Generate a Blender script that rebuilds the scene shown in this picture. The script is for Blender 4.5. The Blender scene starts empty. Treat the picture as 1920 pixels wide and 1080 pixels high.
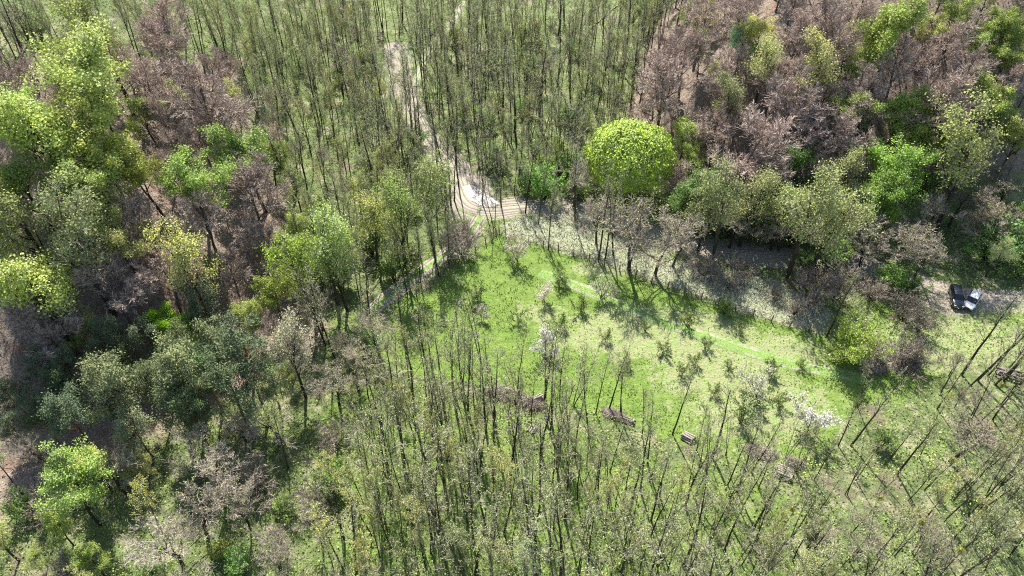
import bpy, math, random
import numpy as np
from mathutils import Matrix, Vector

# ------------------------------------------------------------------ camera, light
SC = bpy.context.scene
COL = SC.collection
R = math.radians
CAM_H, PITCH, FPX = 80.0, 45.0, 1400.0
cam = bpy.data.cameras.new("camera")
cam.sensor_width = 36.0
cam.lens = FPX / 1920 * 36
cam.clip_end = 3000
camo = bpy.data.objects.new("camera", cam)
COL.objects.link(camo)
camo.location = (0, 0, CAM_H)
camo.rotation_euler = (R(90 - PITCH), 0, 0)
SC.camera = camo
SUN_EL, SUN_AZ = 51.0, -11.0          # azimuth from +Y, clockwise positive
w = bpy.data.worlds.new("World")
SC.world = w
w.use_nodes = True
nt = w.node_tree
sky = nt.nodes.new('ShaderNodeTexSky')
sky.sky_type = 'NISHITA'
sky.sun_disc = False
sky.sun_elevation = R(SUN_EL)
sky.sun_rotation = R(SUN_AZ)
nt.links.new(sky.outputs[0], nt.nodes['Background'].inputs[0])
nt.nodes['Background'].inputs[1].default_value = 0.095
sun = bpy.data.lights.new("sun", 'SUN')
sun.energy = 5.0
sun.angle = R(0.55)
sun.color = (1.0, 0.955, 0.88)
suno = bpy.data.objects.new("sun", sun)
COL.objects.link(suno)
sd = Vector((math.sin(R(SUN_AZ)) * math.cos(R(SUN_EL)), math.cos(R(SUN_AZ)) * math.cos(R(SUN_EL)), math.sin(R(SUN_EL))))
suno.rotation_euler = sd.to_track_quat('Z', 'Y').to_euler()
suno.location = (0, 60, 150)
SC.view_settings.view_transform = 'Standard'
SC.view_settings.look = 'None'
SC.view_settings.gamma = 1
SC.view_settings.use_curve_mapping = False
SC.view_settings.exposure = 1.22
SC.render.engine = 'CYCLES'
SC.cycles.max_bounces = 6
SC.cycles.diffuse_bounces = 4
SC.cycles.transmission_bounces = 4
SC.cycles.transparent_max_bounces = 4
SC.cycles.use_denoising = False
SC.cycles.filter_width = 1.15

rng = np.random.default_rng(11)
random.seed(5)

# ------------------------------------------------------------------ terrain maths
CP, SP = math.cos(R(PITCH)), math.sin(R(PITCH))


def ray(px, py):
    u = (px - 960) / FPX
    v = (540 - py) / FPX
    return np.array([u, CP + v * SP, -SP + v * CP])


def project(x, y, z):
    dz = z - CAM_H
    d = y * CP - dz * SP
    u = y * SP + dz * CP
    d = np.maximum(d, 1e-3)
    return 960 + FPX * x / d, 540 - FPX * u / d


def vnoise(x, y, seed=0):
    xi = np.floor(x).astype(np.int64); yi = np.floor(y).astype(np.int64)
    fx = x - xi; fy = y - yi
    fx = fx * fx * (3 - 2 * fx); fy = fy * fy * (3 - 2 * fy)

    def h(a, b):
        n = (a * 374761393 + b * 668265263 + seed * 974634777) & 0xFFFFFFFF
        n = ((n ^ (n >> 13)) * 1274126177) & 0xFFFFFFFF
        return ((n ^ (n >> 16)) & 0xFFFF) / 65535.0
    return (h(xi, yi) * (1 - fx) + h(xi + 1, yi) * fx) * (1 - fy) + (h(xi, yi + 1) * (1 - fx) + h(xi + 1, yi + 1) * fx) * fy


def fbm(x, y, seed=0, o=4):
    s = 0; a = 1; t = 0
    for k in range(o):
        s = s + a * vnoise(x * 2 ** k, y * 2 ** k, seed + k); t += a; a *= .5
    return s / t


def polydist(pts, x, y):
    """signed distance to the left of an open polyline"""
    best = np.full(np.shape(x), 1e9); sg = np.zeros(np.shape(x))
    for (ax, ay), (bx, by) in zip(pts[:-1], pts[1:]):
        dx, dy = bx - ax, by - ay
        t = np.clip(((x - ax) * dx + (y - ay) * dy) / (dx * dx + dy * dy), 0, 1)
        d = np.hypot(x - ax - t * dx, y - ay - t * dy)
        c = dx * (y - ay) - dy * (x - ax)
        m = d < best - 1e-9
        best = np.where(m, d, best); sg = np.where(m, np.sign(c), sg)
    return best * sg


LEFT_FOOT = [(-95, 0), (-66, 47), (-42, 66), (-34, 80), (-40, 120), (-44, 190), (-90, 420)]
RIGHT_FOOT = [(34, 420), (30, 180), (22, 118), (42, 98), (80, 92), (200, 92)]


def height(x, y):
    x = np.asarray(x, float); y = np.asarray(y, float)
    dl = np.maximum(polydist(LEFT_FOOT, x, y), 0)
    dr = np.maximum(polydist(RIGHT_FOOT, x, y), 0)
    hl = 34 * (1 - np.exp(-(dl ** 1.25) / 75))
    hr = 44 * (1 - np.exp(-(dr ** 1.25) / 85))
    n = (fbm(x / 14, y / 14, 3, 3) - .5) * 1.2
    return np.maximum(hl, hr) + n * (0.25 + np.clip((dl + dr) / 20, 0, 1))


def at(px, py, hz=0.0):
    """ground point (x, y) over which height hz shows at this picture point"""
    d = ray(px, py)
    t = 40 * np.ones(1)
    ts = np.arange(40, 420, 1.0)
    X, Y, Z = d[0] * ts, d[1] * ts, CAM_H + d[2] * ts
    G = height(X, Y) + hz
    k = np.argmax(Z < G)
    if Z[k] >= G[k]:
        k = len(ts) - 1
    k = max(k, 1)
    a, b = Z[k - 1] - G[k - 1], Z[k] - G[k]
    tt = ts[k - 1] + (a / (a - b) if a != b else 0)
    return d[0] * tt, d[1] * tt


def inpoly(poly, x, y):
    x = np.asarray(x, float); y = np.asarray(y, float)
    c = np.zeros(x.shape, bool)
    n = len(poly)
    for i in range(n):
        x1, y1 = poly[i]; x2, y2 = poly[(i + 1) % n]
        if y1 == y2:
            continue
        m = ((y1 > y) != (y2 > y)) & (x < (x2 - x1) * (y - y1) / (y2 - y1) + x1)
        c ^= m
    return c


def polymask(poly, x, y, soft):
    """1 inside, 0 outside, soft edge in metres; poly in world metres"""
    closed = poly + [poly[0]]
    d = np.abs(polydist(closed, x, y))
    s = np.where(inpoly(poly, x, y), d, -d)
    return np.clip(.5 + s / (2 * soft), 0, 1)


def W(pts):
    return [at(*p) for p in pts]


CLEAR_PX = [(935, 440), (1110, 492), (1280, 553), (1400, 592), (1540, 628), (1640, 690), (1600, 760), (1560, 830), (1500, 868),
            (1400, 858), (1300, 835), (1200, 800), (1100, 772), (1000, 747), (900, 720), (770, 700), (700, 655), (745, 560), (800, 548),
            (850, 500), (900, 465)]
CLEAR = W(CLEAR_PX)
MEADOW = W([(950, 410), (1090, 398), (1130, 440), (1300, 498), (1440, 520), (1560, 585), (1540, 626), (1400, 588), (1110, 488), (940, 438)])
LITTER_L = W([(-200, 120), (200, 140), (440, 110), (500, 300), (545, 430), (540, 560), (640, 610), (560, 700), (330, 790), (120, 900), (-200, 1100)])
LITTER_R = W([(1215, 60), (1330, -60), (2050, -60), (2050, 330), (1800, 330), (1500, 345), (1230, 345), (1180, 200)])
ROAD_PX = [(738, 88), (748, 130), (760, 165), (772, 200), (790, 240), (815, 278), (843, 308), (852, 340), (864, 372), (892, 394),
           (945, 394), (1005, 387), (1080, 392), (1180, 425), (1300, 462), (1400, 478), (1500, 486), (1600, 496), (1700, 522), (1775, 552),
           (1850, 563), (1930, 566), (2080, 572)]
PATH_PX = [(905, 402), (880, 440), (832, 480), (785, 515), (738, 548), (690, 590)]
CTRACK_PX = [(1005, 508), (1060, 528), (1110, 549), (1180, 577), (1250, 606), (1330, 634), (1400, 658), (1480, 682), (1560, 697), (1640, 716)]
SIDE_PX = [(775, 165), (800, 110), (822, 75), (850, 40), (870, 0)]
ROAD, PATH, CTRACK, SIDE = W(ROAD_PX), W(PATH_PX), W(CTRACK_PX), W(SIDE_PX)
DITCH = W([(1030, 130), (1060, 90), (1100, 50), (1150, 5)])


def smooth(pts, n=8):
    P = [np.array(p, float) for p in pts]
    P = [2 * P[0] - P[1]] + P + [2 * P[-1] - P[-2]]
    out = []
    for i in range(1, len(P) - 2):
        for k in range(n):
            t = k / n
            out.append(.5 * ((2 * P[i]) + (-P[i - 1] + P[i + 1]) * t + (2 * P[i - 1] - 5 * P[i] + 4 * P[i + 1] - P[i + 2]) * t * t +
                             (-P[i - 1] + 3 * P[i] - 3 * P[i + 1] + P[i + 2]) * t ** 3))
    out.append(P[-2])
    return [tuple(p) for p in out]


ROADs, PATHs, CTRACKs, SIDEs = smooth(ROAD), smooth(PATH), smooth(CTRACK), smooth(SIDE)

# ------------------------------------------------------------------ materials


def newmat(name):
    m = bpy.data.materials.new(name)
    m.use_nodes = True
    n = m.node_tree
    b = n.nodes['Principled BSDF']
    b.inputs['Roughness'].default_value = .85
    b.inputs['Specular IOR Level'].default_value = .25
    return m, n, b


def N(n, t, **kw):
    x = n.nodes.new(t)
    for k, v in kw.items():
        if k in x.inputs.keys() if isinstance(k, str) else False:
            x.inputs[k].default_value = v
        else:
            setattr(x, k, v)
    return x


def mix(n, f, a, b):
    x = n.nodes.new('ShaderNodeMix'); x.data_type = 'RGBA'
    for s, v in ((0, f), (6, a), (7, b)):
        if hasattr(v, 'is_output'):
            n.links.new(v, x.inputs[s])
        elif s == 0:
            x.inputs[0].default_value = v
        else:
            x.inputs[s].default_value = (*v, 1)
    return x.outputs[2]


def mathn(n, op, a, b=None, clamp=False):
    x = n.nodes.new('ShaderNodeMath'); x.operation = op; x.use_clamp = clamp
    for s, v in ((0, a), (1, b)):
        if v is None:
            continue
        if hasattr(v, 'is_output'):
            n.links.new(v, x.inputs[s])
        else:
            x.inputs[s].default_value = v
    return x.outputs[0]


def noise(n, vec, scale, detail=4, rough=.6):
    x = n.nodes.new('ShaderNodeTexNoise')
    x.inputs['Scale'].default_value = scale
    x.inputs['Detail'].default_value = detail
    x.inputs['Roughness'].default_value = rough
    n.links.new(vec, x.inputs['Vector'])
    return x.outputs[0]


def ramp(n, f, lo, hi):
    x = n.nodes.new('ShaderNodeMapRange')
    x.inputs[1].default_value = lo; x.inputs[2].default_value = hi
    n.links.new(f, x.inputs[0])
    return x.outputs[0]


def simple(name, col, rough=.85, var=.25, scale=3.0, spec=.25, metal=0, bump=0):
    m, n, b = newmat(name)
    tc = n.nodes.new('ShaderNodeTexCoord')
    f = noise(n, tc.outputs['Object'], scale, 3)
    lo = tuple(c * (1 - var) for c in col); hi = tuple(min(1, c * (1 + var)) for c in col)
    n.links.new(mix(n, ramp(n, f, .3, .7), lo, hi), b.inputs['Base Color'])
    b.inputs['Roughness'].default_value = rough
    b.inputs['Specular IOR Level'].default_value = spec
    b.inputs['Metallic'].default_value = metal
    if bump:
        bp = n.nodes.new('ShaderNodeBump'); bp.inputs['Distance'].default_value = bump
        n.links.new(noise(n, tc.outputs['Object'], scale * 2, 4), bp.inputs['Height'])
        n.links.new(bp.outputs[0], b.inputs['Normal'])
    return m


def leafmat(name, transl=.42, rough=.55, spread=.35):
    """leaf colour comes from the object's own colour, varied leaf by leaf"""
    m, n, b = newmat(name)
    oi = n.nodes.new('ShaderNodeObjectInfo')
    at_ = n.nodes.new('ShaderNodeAttribute'); at_.attribute_name = 'v'
    k = mathn(n, 'ADD', mathn(n, 'MULTIPLY', at_.outputs['Fac'], spread * 2), 1 - spread)
    vm = n.nodes.new('ShaderNodeVectorMath'); vm.operation = 'SCALE'
    n.links.new(oi.outputs['Color'], vm.inputs[0]); n.links.new(k, vm.inputs['Scale'])
    hs = n.nodes.new('ShaderNodeHueSaturation')
    n.links.new(mathn(n, 'ADD', mathn(n, 'MULTIPLY', oi.outputs['Random'], .02), .487), hs.inputs['Hue'])
    n.links.new(mathn(n, 'ADD', mathn(n, 'MULTIPLY', at_.outputs['Fac'], .3), .85), hs.inputs['Saturation'])
    n.links.new(vm.outputs[0], hs.inputs['Color'])
    n.links.new(hs.outputs[0], b.inputs['Base Color'])
    b.inputs['Roughness'].default_value = rough
    b.inputs['Specular IOR Level'].default_value = .22
    tr = n.nodes.new('ShaderNodeBsdfTranslucent')
    n.links.new(hs.outputs[0], tr.inputs[0])
    mx = n.nodes.new('ShaderNodeMixShader'); mx.inputs[0].default_value = transl
    n.links.new(b.outputs[0], mx.inputs[1]); n.links.new(tr.outputs[0], mx.inputs[2])
    n.links.new(mx.outputs[0], n.nodes['Material Output'].inputs[0])
    return m


def barkmat(name, col, var=.3):
    m, n, b = newmat(name)
    oi = n.nodes.new('ShaderNodeObjectInfo')
    k = mathn(n, 'ADD', mathn(n, 'MULTIPLY', oi.outputs['Random'], var * 2), 1 - var)
    tc = n.nodes.new('ShaderNodeTexCoord')
    f = ramp(n, noise(n, tc.outputs['Object'], 2.5, 3), .3, .7)
    c = mix(n, f, tuple(x * .7 for x in col), tuple(x * 1.3 for x in col))
    vm = n.nodes.new('ShaderNodeVectorMath'); vm.operation = 'SCALE'
    n.links.new(c, vm.inputs[0]); n.links.new(k, vm.inputs['Scale'])
    n.links.new(vm.outputs[0], b.inputs['Base Color'])
    b.inputs['Roughness'].default_value = .9
    b.inputs['Specular IOR Level'].default_value = .12
    return m


M_LEAF = leafmat('leaf', .3)
M_DOME = leafmat('dome_leaf', .1, .6, .45)
M_NEEDLE = leafmat('needle', .12, .6, .3)
M_PETAL = leafmat('petal', .3, .6, .12)
M_BARK = barkmat('dark_bark', (.06, .05, .038))
M_TWIG = barkmat('grey_twig', (.33, .31, .22))
M_BTWIG = barkmat('beech_twig', (.46, .365, .305), .2)
M_BBARK = barkmat('beech_bark', (.12, .095, .085))
M_GTWIG = barkmat('pale_twig', (.31, .265, .215))
M_PBARK = barkmat('pine_bark', (.16, .09, .06))
M_DEAD = simple('bleached_wood', (.42, .385, .37), var=.3)

# ground
m, n, b = newmat('ground')
tc = n.nodes.new('ShaderNodeTexCoord'); P = tc.outputs['Object']


def A(n, nm):
    x = n.nodes.new('ShaderNodeAttribute'); x.attribute_name = nm
    return x.outputs['Fac']


n1 = noise(n, P, .12, 6, .65); n2 = noise(n, P, .9, 5, .7); n3 = noise(n, P, 4.5, 4, .7); n4 = noise(n, P, .35, 5, .7)
under = mix(n, ramp(n, n2, .35, .65), (.075, .105, .035), (.19, .245, .085))
under = mix(n, ramp(n, n4, .52, .62), under, (.30, .29, .17))
under = mix(n, ramp(n, n1, .56, .66), under, (.17, .14, .095))
litter = mix(n, ramp(n, n3, .35, .65), (.17, .13, .095), (.38, .31, .25))
litter = mix(n, ramp(n, n4, .5, .64), litter, (.24, .155, .11))
litter = mix(n, ramp(n, n2, .6, .68), litter, (.10, .14, .045))
clear = mix(n, ramp(n, n2, .35, .65), (.095, .17, .026), (.19, .275, .052))
clear = mix(n, ramp(n, n3, .5, .7), clear, (.25, .31, .10))
clear = mix(n, ramp(n, n4, .56, .68), clear, (.12, .22, .028))
dry = mix(n, ramp(n, n3, .35, .65), (.23, .26, .11), (.37, .37, .20))
dry = mix(n, ramp(n, n2, .52, .62), dry, (.22, .34, .09))
pale = mix(n, ramp(n, n3, .3, .7), (.17, .21, .085), (.43, .44, .31))
mud = mix(n, ramp(n, n3, .35, .65), (.24, .2, .15), (.41, .37, .30))
jit = mathn(n, 'MULTIPLY', mathn(n, 'SUBTRACT', noise(n, P, .6, 6, .75), .5), 1.3)


def msk(nm, k=1.0):
    return ramp(n, mathn(n, 'ADD', A(n, nm), mathn(n, 'MULTIPLY', jit, k)), .42, .58)


c = mix(n, msk('litter'), under, litter)
c = mix(n, msk('clear', .8), c, mix(n, mathn(n, 'MULTIPLY', msk('dry', 1.1), .85), clear, dry))
c = mix(n, msk('pale', .9), c, pale)
c = mix(n, msk('mud', .5), c, mud)
n.links.new(c, b.inputs['Base Color'])
bp = n.nodes.new('ShaderNodeBump'); bp.inputs['Distance'].default_value = .35; bp.inputs['Strength'].default_value = .8
n.links.new(mathn(n, 'ADD', n3, mathn(n, 'MULTIPLY', n2, 1.5)), bp.inputs['Height'])
n.links.new(bp.outputs[0], b.inputs['Normal'])
M_GROUND = m

m, n, b = newmat('dirt_road')
tc = n.nodes.new('ShaderNodeTexCoord'); P = tc.outputs['Object']
n2 = noise(n, P, 1.2, 5, .7); n3 = noise(n, P, 6, 4, .7)
c = mix(n, ramp(n, n3, .35, .65), (.25, .20, .155), (.42, .385, .32))
c = mix(n, ramp(n, n2, .5, .62), c, (.33, .32, .22))
gr = ramp(n, mathn(n, 'ADD', A(n, 'green'), mathn(n, 'MULTIPLY', mathn(n, 'SUBTRACT', n2, .5), 1.4)), .42, .6)
c = mix(n, gr, c, mix(n, ramp(n, n3, .4, .6), (.10, .20, .03), (.24, .33, .10)))
wet = ramp(n, A(n, 'wet'), .1, .9)
c = mix(n, wet, c, (.10, .08, .06))
n.links.new(c, b.inputs['Base Color'])
bp = n.nodes.new('ShaderNodeBump'); bp.inputs['Distance'].default_value = .08
n.links.new(n3, bp.inputs['Height']); n.links.new(bp.outputs[0], b.inputs['Normal'])
M_ROAD = m

# ------------------------------------------------------------------ mesh helpers


def mesh(name, V, F, mats, midx=None, attr=None, smooth_=False):
    me = bpy.data.meshes.new(name)
    V = np.asarray(V, np.float32).reshape(-1, 3); F = np.asarray(F, np.int32)
    k = F.shape[1]
    me.vertices.add(len(V)); me.vertices.foreach_set('co', V.ravel())
    me.loops.add(F.size); me.loops.foreach_set('vertex_index', F.ravel())
    me.polygons.add(len(F)); me.polygons.foreach_set('loop_start', np.arange(0, F.size, k, dtype=np.int32))
    me.polygons.foreach_set('loop_total', np.full(len(F), k, np.int32))
    for mm in mats:
        me.materials.append(mm)
    if midx is not None:
        me.polygons.foreach_set('material_index', np.asarray(midx, np.int32))
    if smooth_:
        me.polygons.foreach_set('use_smooth', np.ones(len(F), bool))
    if attr:
        for nm, a in attr.items():
            x = me.attributes.new(nm, 'FLOAT', 'POINT')
            x.data.foreach_set('value', np.asarray(a, np.float32))
    me.update(calc_edges=True)
    me.validate()
    return me


def link(name, me, parent=None, loc=None):
    o = bpy.data.objects.new(name, me)
    COL.objects.link(o)
    if parent:
        o.parent = parent
    if loc is not None:
        o.location = loc
    return o


def struct(name, me):
    o = link(name, me); o['kind'] = 'structure'
    return o


def tag(o, label, cat, group=None):
    o['label'] = label; o['category'] = cat
    if group:
        o['group'] = group
    return o


def thing(name, loc, label, cat, group=None, rz=0):
    o = bpy.data.objects.new(name, None)
    o.empty_display_size = .3
    COL.objects.link(o)
    o.location = loc; o.rotation_euler = (0, 0, rz)
    return tag(o, label, cat, group)


class Geo:
    def __init__(s):
        s.V = []; s.F = []; s.M = []; s.A = []; s.n = 0

    def add(s, V, F, mi=0, a=None):
        V = np.asarray(V, float).reshape(-1, 3); F = np.asarray(F, int)
        s.V.append(V); s.F.append(F + s.n); s.M.append(np.full(len(F), mi)); s.n += len(V)
        s.A.append(np.full(len(V), .5) if a is None else a)

    def box(s, c, d, rz=0, mi=0, tilt=0):
        x, y, z = d[0] / 2, d[1] / 2, d[2] / 2
        V = np.array([(-x, -y, -z), (x, -y, -z), (x, y, -z), (-x, y, -z), (-x, -y, z), (x, -y, z), (x, y, z), (-x, y, z)])
        ca, sa = math.cos(tilt), math.sin(tilt)
        V = V @ np.array([[ca, 0, -sa], [0, 1, 0], [sa, 0, ca]])
        ca, sa = math.cos(rz), math.sin(rz)
        V = V @ np.array([[ca, sa, 0], [-sa, ca, 0], [0, 0, 1]]) + np.array(c)
        s.add(V, [(0, 3, 2, 1), (4, 5, 6, 7), (0, 1, 5, 4), (1, 2, 6, 5), (2, 3, 7, 6), (3, 0, 4, 7)], mi)

    def tubes(s, pts, rad, sides=5, mi=0):
        """pts (N,k,3), rad (N,k)"""
        pts = np.asarray(pts, float); rad = np.asarray(rad, float)
        Nn, k = pts.shape[:2]
        tan = np.gradient(pts, axis=1)
        tan /= np.linalg.norm(tan, axis=2, keepdims=True) + 1e-9
        if sides == 1:
            sv = rng.normal(size=(Nn, 1, 3)); sv = np.cross(tan, sv); sv /= np.linalg.norm(sv, axis=2, keepdims=True) + 1e-9
            V = np.stack([pts - sv * rad[..., None], pts + sv * rad[..., None]], 2)
            ii = np.arange(Nn)[:, None] * k * 2 + np.arange(k - 1)[None] * 2
            F = np.stack([ii, ii + 1, ii + 3, ii + 2], -1).reshape(-1, 4)
            s.add(V.reshape(-1, 3), F, mi)
            return
        ref = np.where(np.abs(tan[:, :, 2:3]) > .9, np.array([1., 0, 0]), np.array([0, 0, 1.]))
        # keep the frame steady along a branch
        ref = np.repeat(ref[:, :1], k, 1)
        a = np.cross(tan, ref); a /= np.linalg.norm(a, axis=2, keepdims=True) + 1e-9
        b_ = np.cross(tan, a)
        th = np.arange(sides) / sides * 2 * math.pi
        V = pts[:, :, None] + rad[:, :, None, None] * (a[:, :, None] * np.cos(th)[None, None, :, None] + b_[:, :, None] * np.sin(th)[None, None, :, None])
        base = (np.arange(Nn)[:, None, None] * k + np.arange(k - 1)[None, :, None]) * sides
        j = np.arange(sides)[None, None]; j2 = (j + 1) % sides
        F = np.stack([base + j, base + j2, base + sides + j2, base + sides + j], -1).reshape(-1, 4)
        s.add(V.reshape(-1, 3), F, mi)

    def cards(s, pos, size, centre=None, bias=0., aspect=1., mi=1, val=None, up=0.):
        """leaf-sized diamonds"""
        n_ = len(pos)
        nr = rng.normal(size=(n_, 3)); nr /= np.linalg.norm(nr, axis=1, keepdims=True)
        if centre is not None and bias:
            o = pos - centre; o /= np.linalg.norm(o, axis=1, keepdims=True) + 1e-6
            nr = nr + o * bias
        nr[:, 2] += up
        nr /= np.linalg.norm(nr, axis=1, keepdims=True) + 1e-9
        t = np.cross(nr, rng.normal(size=(n_, 3))); t /= np.linalg.norm(t, axis=1, keepdims=True) + 1e-9
        u = np.cross(nr, t)
        sz = (size * rng.uniform(.6, 1.4, n_))[:, None] * .5
        V = np.stack([pos - t * sz, pos - u * sz * aspect * .8 + nr * sz * .15, pos + t * sz, pos + u * sz * aspect * .8 + nr * sz * .15], 1)
        F = np.arange(n_ * 4).reshape(-1, 4)
        v = rng.uniform(0, 1, n_) if val is None else np.clip(val + rng.uniform(-.3, .3, n_), 0, 1)
        s.add(V.reshape(-1, 3), F, mi, np.repeat(v, 4))

    def build(s, name, mats, smooth_=False):
        return mesh(name, np.concatenate(s.V), np.concatenate(s.F), mats, np.concatenate(s.M), {'v': np.concatenate(s.A)}, smooth_)


def nrm(v):
    return v / (np.linalg.norm(v, axis=-1, keepdims=True) + 1e-9)


def grow(P0, D, L, r0, n, trop, wob, taper=.25):
    """N branches of n segments each"""
    Nn = len(P0); pts = np.zeros((Nn, n + 1, 3)); pts[:, 0] = P0
    d = nrm(D.copy())
    for i in range(n):
        d = nrm(d + np.array([0, 0, trop]) + rng.normal(size=(Nn, 3)) * wob)
        pts[:, i + 1] = pts[:, i] + d * (L / n)[:, None]
    rad = r0[:, None] * np.linspace(1, taper, n + 1)[None]
    return pts, rad


def kids(pts, rad, L, m, t0, t1, a0, a1, ratio, fall=.5, rr=.55, lrand=.3):
    Nn, k = pts.shape[:2]; k -= 1
    t = (np.arange(m)[None] + rng.uniform(0, 1, (Nn, m))) / m * (t1 - t0) + t0
    f = t * k; i = np.minimum(f.astype(int), k - 1); fr = (f - i)[..., None]
    I = np.arange(Nn)[:, None]
    p = pts[I, i] * (1 - fr) + pts[I, i + 1] * fr
    tan = nrm(pts[I, i + 1] - pts[I, i])
    r = rad[I, i] * (1 - fr[..., 0]) + rad[I, i + 1] * fr[..., 0]
    perp = nrm(np.cross(tan, rng.normal(size=tan.shape)))
    a = rng.uniform(a0, a1, t.shape)[..., None]
    D = tan * np.cos(a) + perp * np.sin(a)
    l = L[:, None] * ratio * (1 - fall * t) * rng.uniform(1 - lrand, 1 + lrand, t.shape)
    return p.reshape(-1, 3), D.reshape(-1, 3), l.ravel(), (r * rr).ravel()


# ------------------------------------------------------------------ tree prototypes: dict(trunk=mesh, crown=mesh, h, cz, w)
PROTO = {}


def finish(kind, name_t, T, name_c, C_, mats_t, mats_c, **kw):
    tm = T.build(name_t, mats_t, True)
    cm = C_.build(name_c, mats_c)
    V = np.concatenate(C_.V)
    zlo, zhi = np.percentile(V[:, 2], 8), np.percentile(V[:, 2], 99)
    wd = np.percentile(np.abs(V[:, :2] - V[:, :2].mean(0)), 97) * 2
    PROTO.setdefault(kind, []).append(dict(trunk=tm, crown=cm, h=zhi, cz=(zlo + zhi) / 2 + (zhi - zlo) * .08, w=wd, ch=zhi - zlo, **kw))


def slender(kind, H, leaves, forks=1, lean=.03, dens=1.0, twm=None, tb=.115, leafsize=.12):
    T = Geo(); C_ = Geo()
    n0 = forks
    P0 = np.zeros((n0, 3)) + rng.normal(size=(n0, 3)) * [.12, .12, 0] * (n0 > 1)
    D = np.array([[rng.normal() * lean, rng.normal() * lean, 1] for _ in range(n0)])
    if n0 > 1:
        D[:, :2] += rng.normal(size=(n0, 2)) * .13
    L = H * rng.uniform(.8, 1.0, n0); L[0] = H
    r0 = np.full(n0, tb * H / 14) / math.sqrt(n0) * 1.15
    pts, rad = grow(P0, D, L, r0, 12, .03, .026, .18)
    pts[:, 0, 2] -= .3
    T.tubes(pts, rad, 6)
    b1 = kids(pts, rad, L, int(11 * dens), .42, .97, .35, .75, .27, .55, .42)
    p1, r1 = grow(*b1[:3], b1[3], 6, .13, .08)
    T.tubes(p1, np.maximum(r1, .02), 3)
    b2 = kids(p1, r1, b1[2], int(6 * dens), .2, 1, .35, .8, .48, .3, .55)
    p2, r2 = grow(*b2[:3], b2[3], 3, .08, .12)
    C_.tubes(p2, np.maximum(r2, .017), 1)
    b3 = kids(p2, r2, b2[2], 4, .1, 1, .4, .9, .55, .2, .6)
    p3, r3 = grow(*b3[:3], b3[3], 2, .05, .15)
    C_.tubes(p3, np.maximum(r3, .0125), 1)
    if leaves:
        tips = np.concatenate([p3[:, 1:].reshape(-1, 3), p2[:, 2:].reshape(-1, 3)])
        q = tips[rng.integers(0, len(tips), leaves)] + rng.normal(size=(leaves, 3)) * .12
        C_.cards(q, leafsize)
    finish(kind, 'slender_trunk', T, 'slender_crown', C_, [M_BARK], [twm or M_TWIG, M_LEAF])


def spreading(kind, H, Wd, leaves, nl=9, base=.35, twm=None, bark=None, lsize=.28, clump=.5, up=.12, a=(.5, 1.1), fine=True, lean=0, bias=.8, needle=False,
              tw=.014, m2=8, m3=7, m4=5, aspect=1.):
    T = Geo(); C_ = Geo()
    D = np.array([[rng.normal() * .04 + lean, rng.normal() * .04, 1]])
    Ht = H * .78
    pts, rad = grow(np.zeros((1, 3)), D, np.array([Ht]), np.array([.028 * H * .62]), 12, .04, .05, .25)
    pts[:, 0, 2] -= .6
    T.tubes(pts, rad, 7)
    L1 = Wd * .62
    b1 = kids(pts, rad, np.array([L1]), nl, base, 1., a[0], a[1], 1.0, .38, .6, .18)
    p1, r1 = grow(*b1[:3], b1[3], 7, up, .10)
    T.tubes(p1, np.maximum(r1, .03), 4)
    b2 = kids(p1, r1, b1[2], m2, .25, 1, .4, .9, .45, .35, .6)
    p2, r2 = grow(*b2[:3], b2[3], 4, up * .8, .12)
    (T if not leaves else C_).tubes(p2, np.maximum(r2, .022), 3 if not leaves else 1)
    b3 = kids(p2, r2, b2[2], m3, .15, 1, .35, .85, .5, .25, .6)
    p3, r3 = grow(*b3[:3], b3[3], 3, up * .5, .14)
    C_.tubes(p3, np.maximum(r3, tw), 1)
    if fine and m4:
        b4 = kids(p3, r3, b3[2], m4, .1, 1, .3, .8, .6, .2, .6)
        p4, r4 = grow(*b4[:3], b4[3], 2, up * .5, .12)
        C_.tubes(p4, np.maximum(r4, tw * .8), 1)
    if leaves:
        tips = p3[:, -1]
        nc = len(tips)
        per = max(1, leaves // nc)
        cv = rng.uniform(.15, .85, nc)
        idx = np.repeat(np.arange(nc), per)
        q = tips[idx] + rng.normal(size=(len(idx), 3)) * clump * np.array([.55, .55, .38])
        cen = p2[:, -1].mean(0)
        C_.cards(q, lsize, cen, bias, val=cv[idx], up=.35, aspect=aspect)
    finish(kind, 'spreading_trunk', T, 'spreading_crown', C_, [bark or M_BARK], [twm or M_TWIG, M_NEEDLE if needle else M_LEAF])


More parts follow.
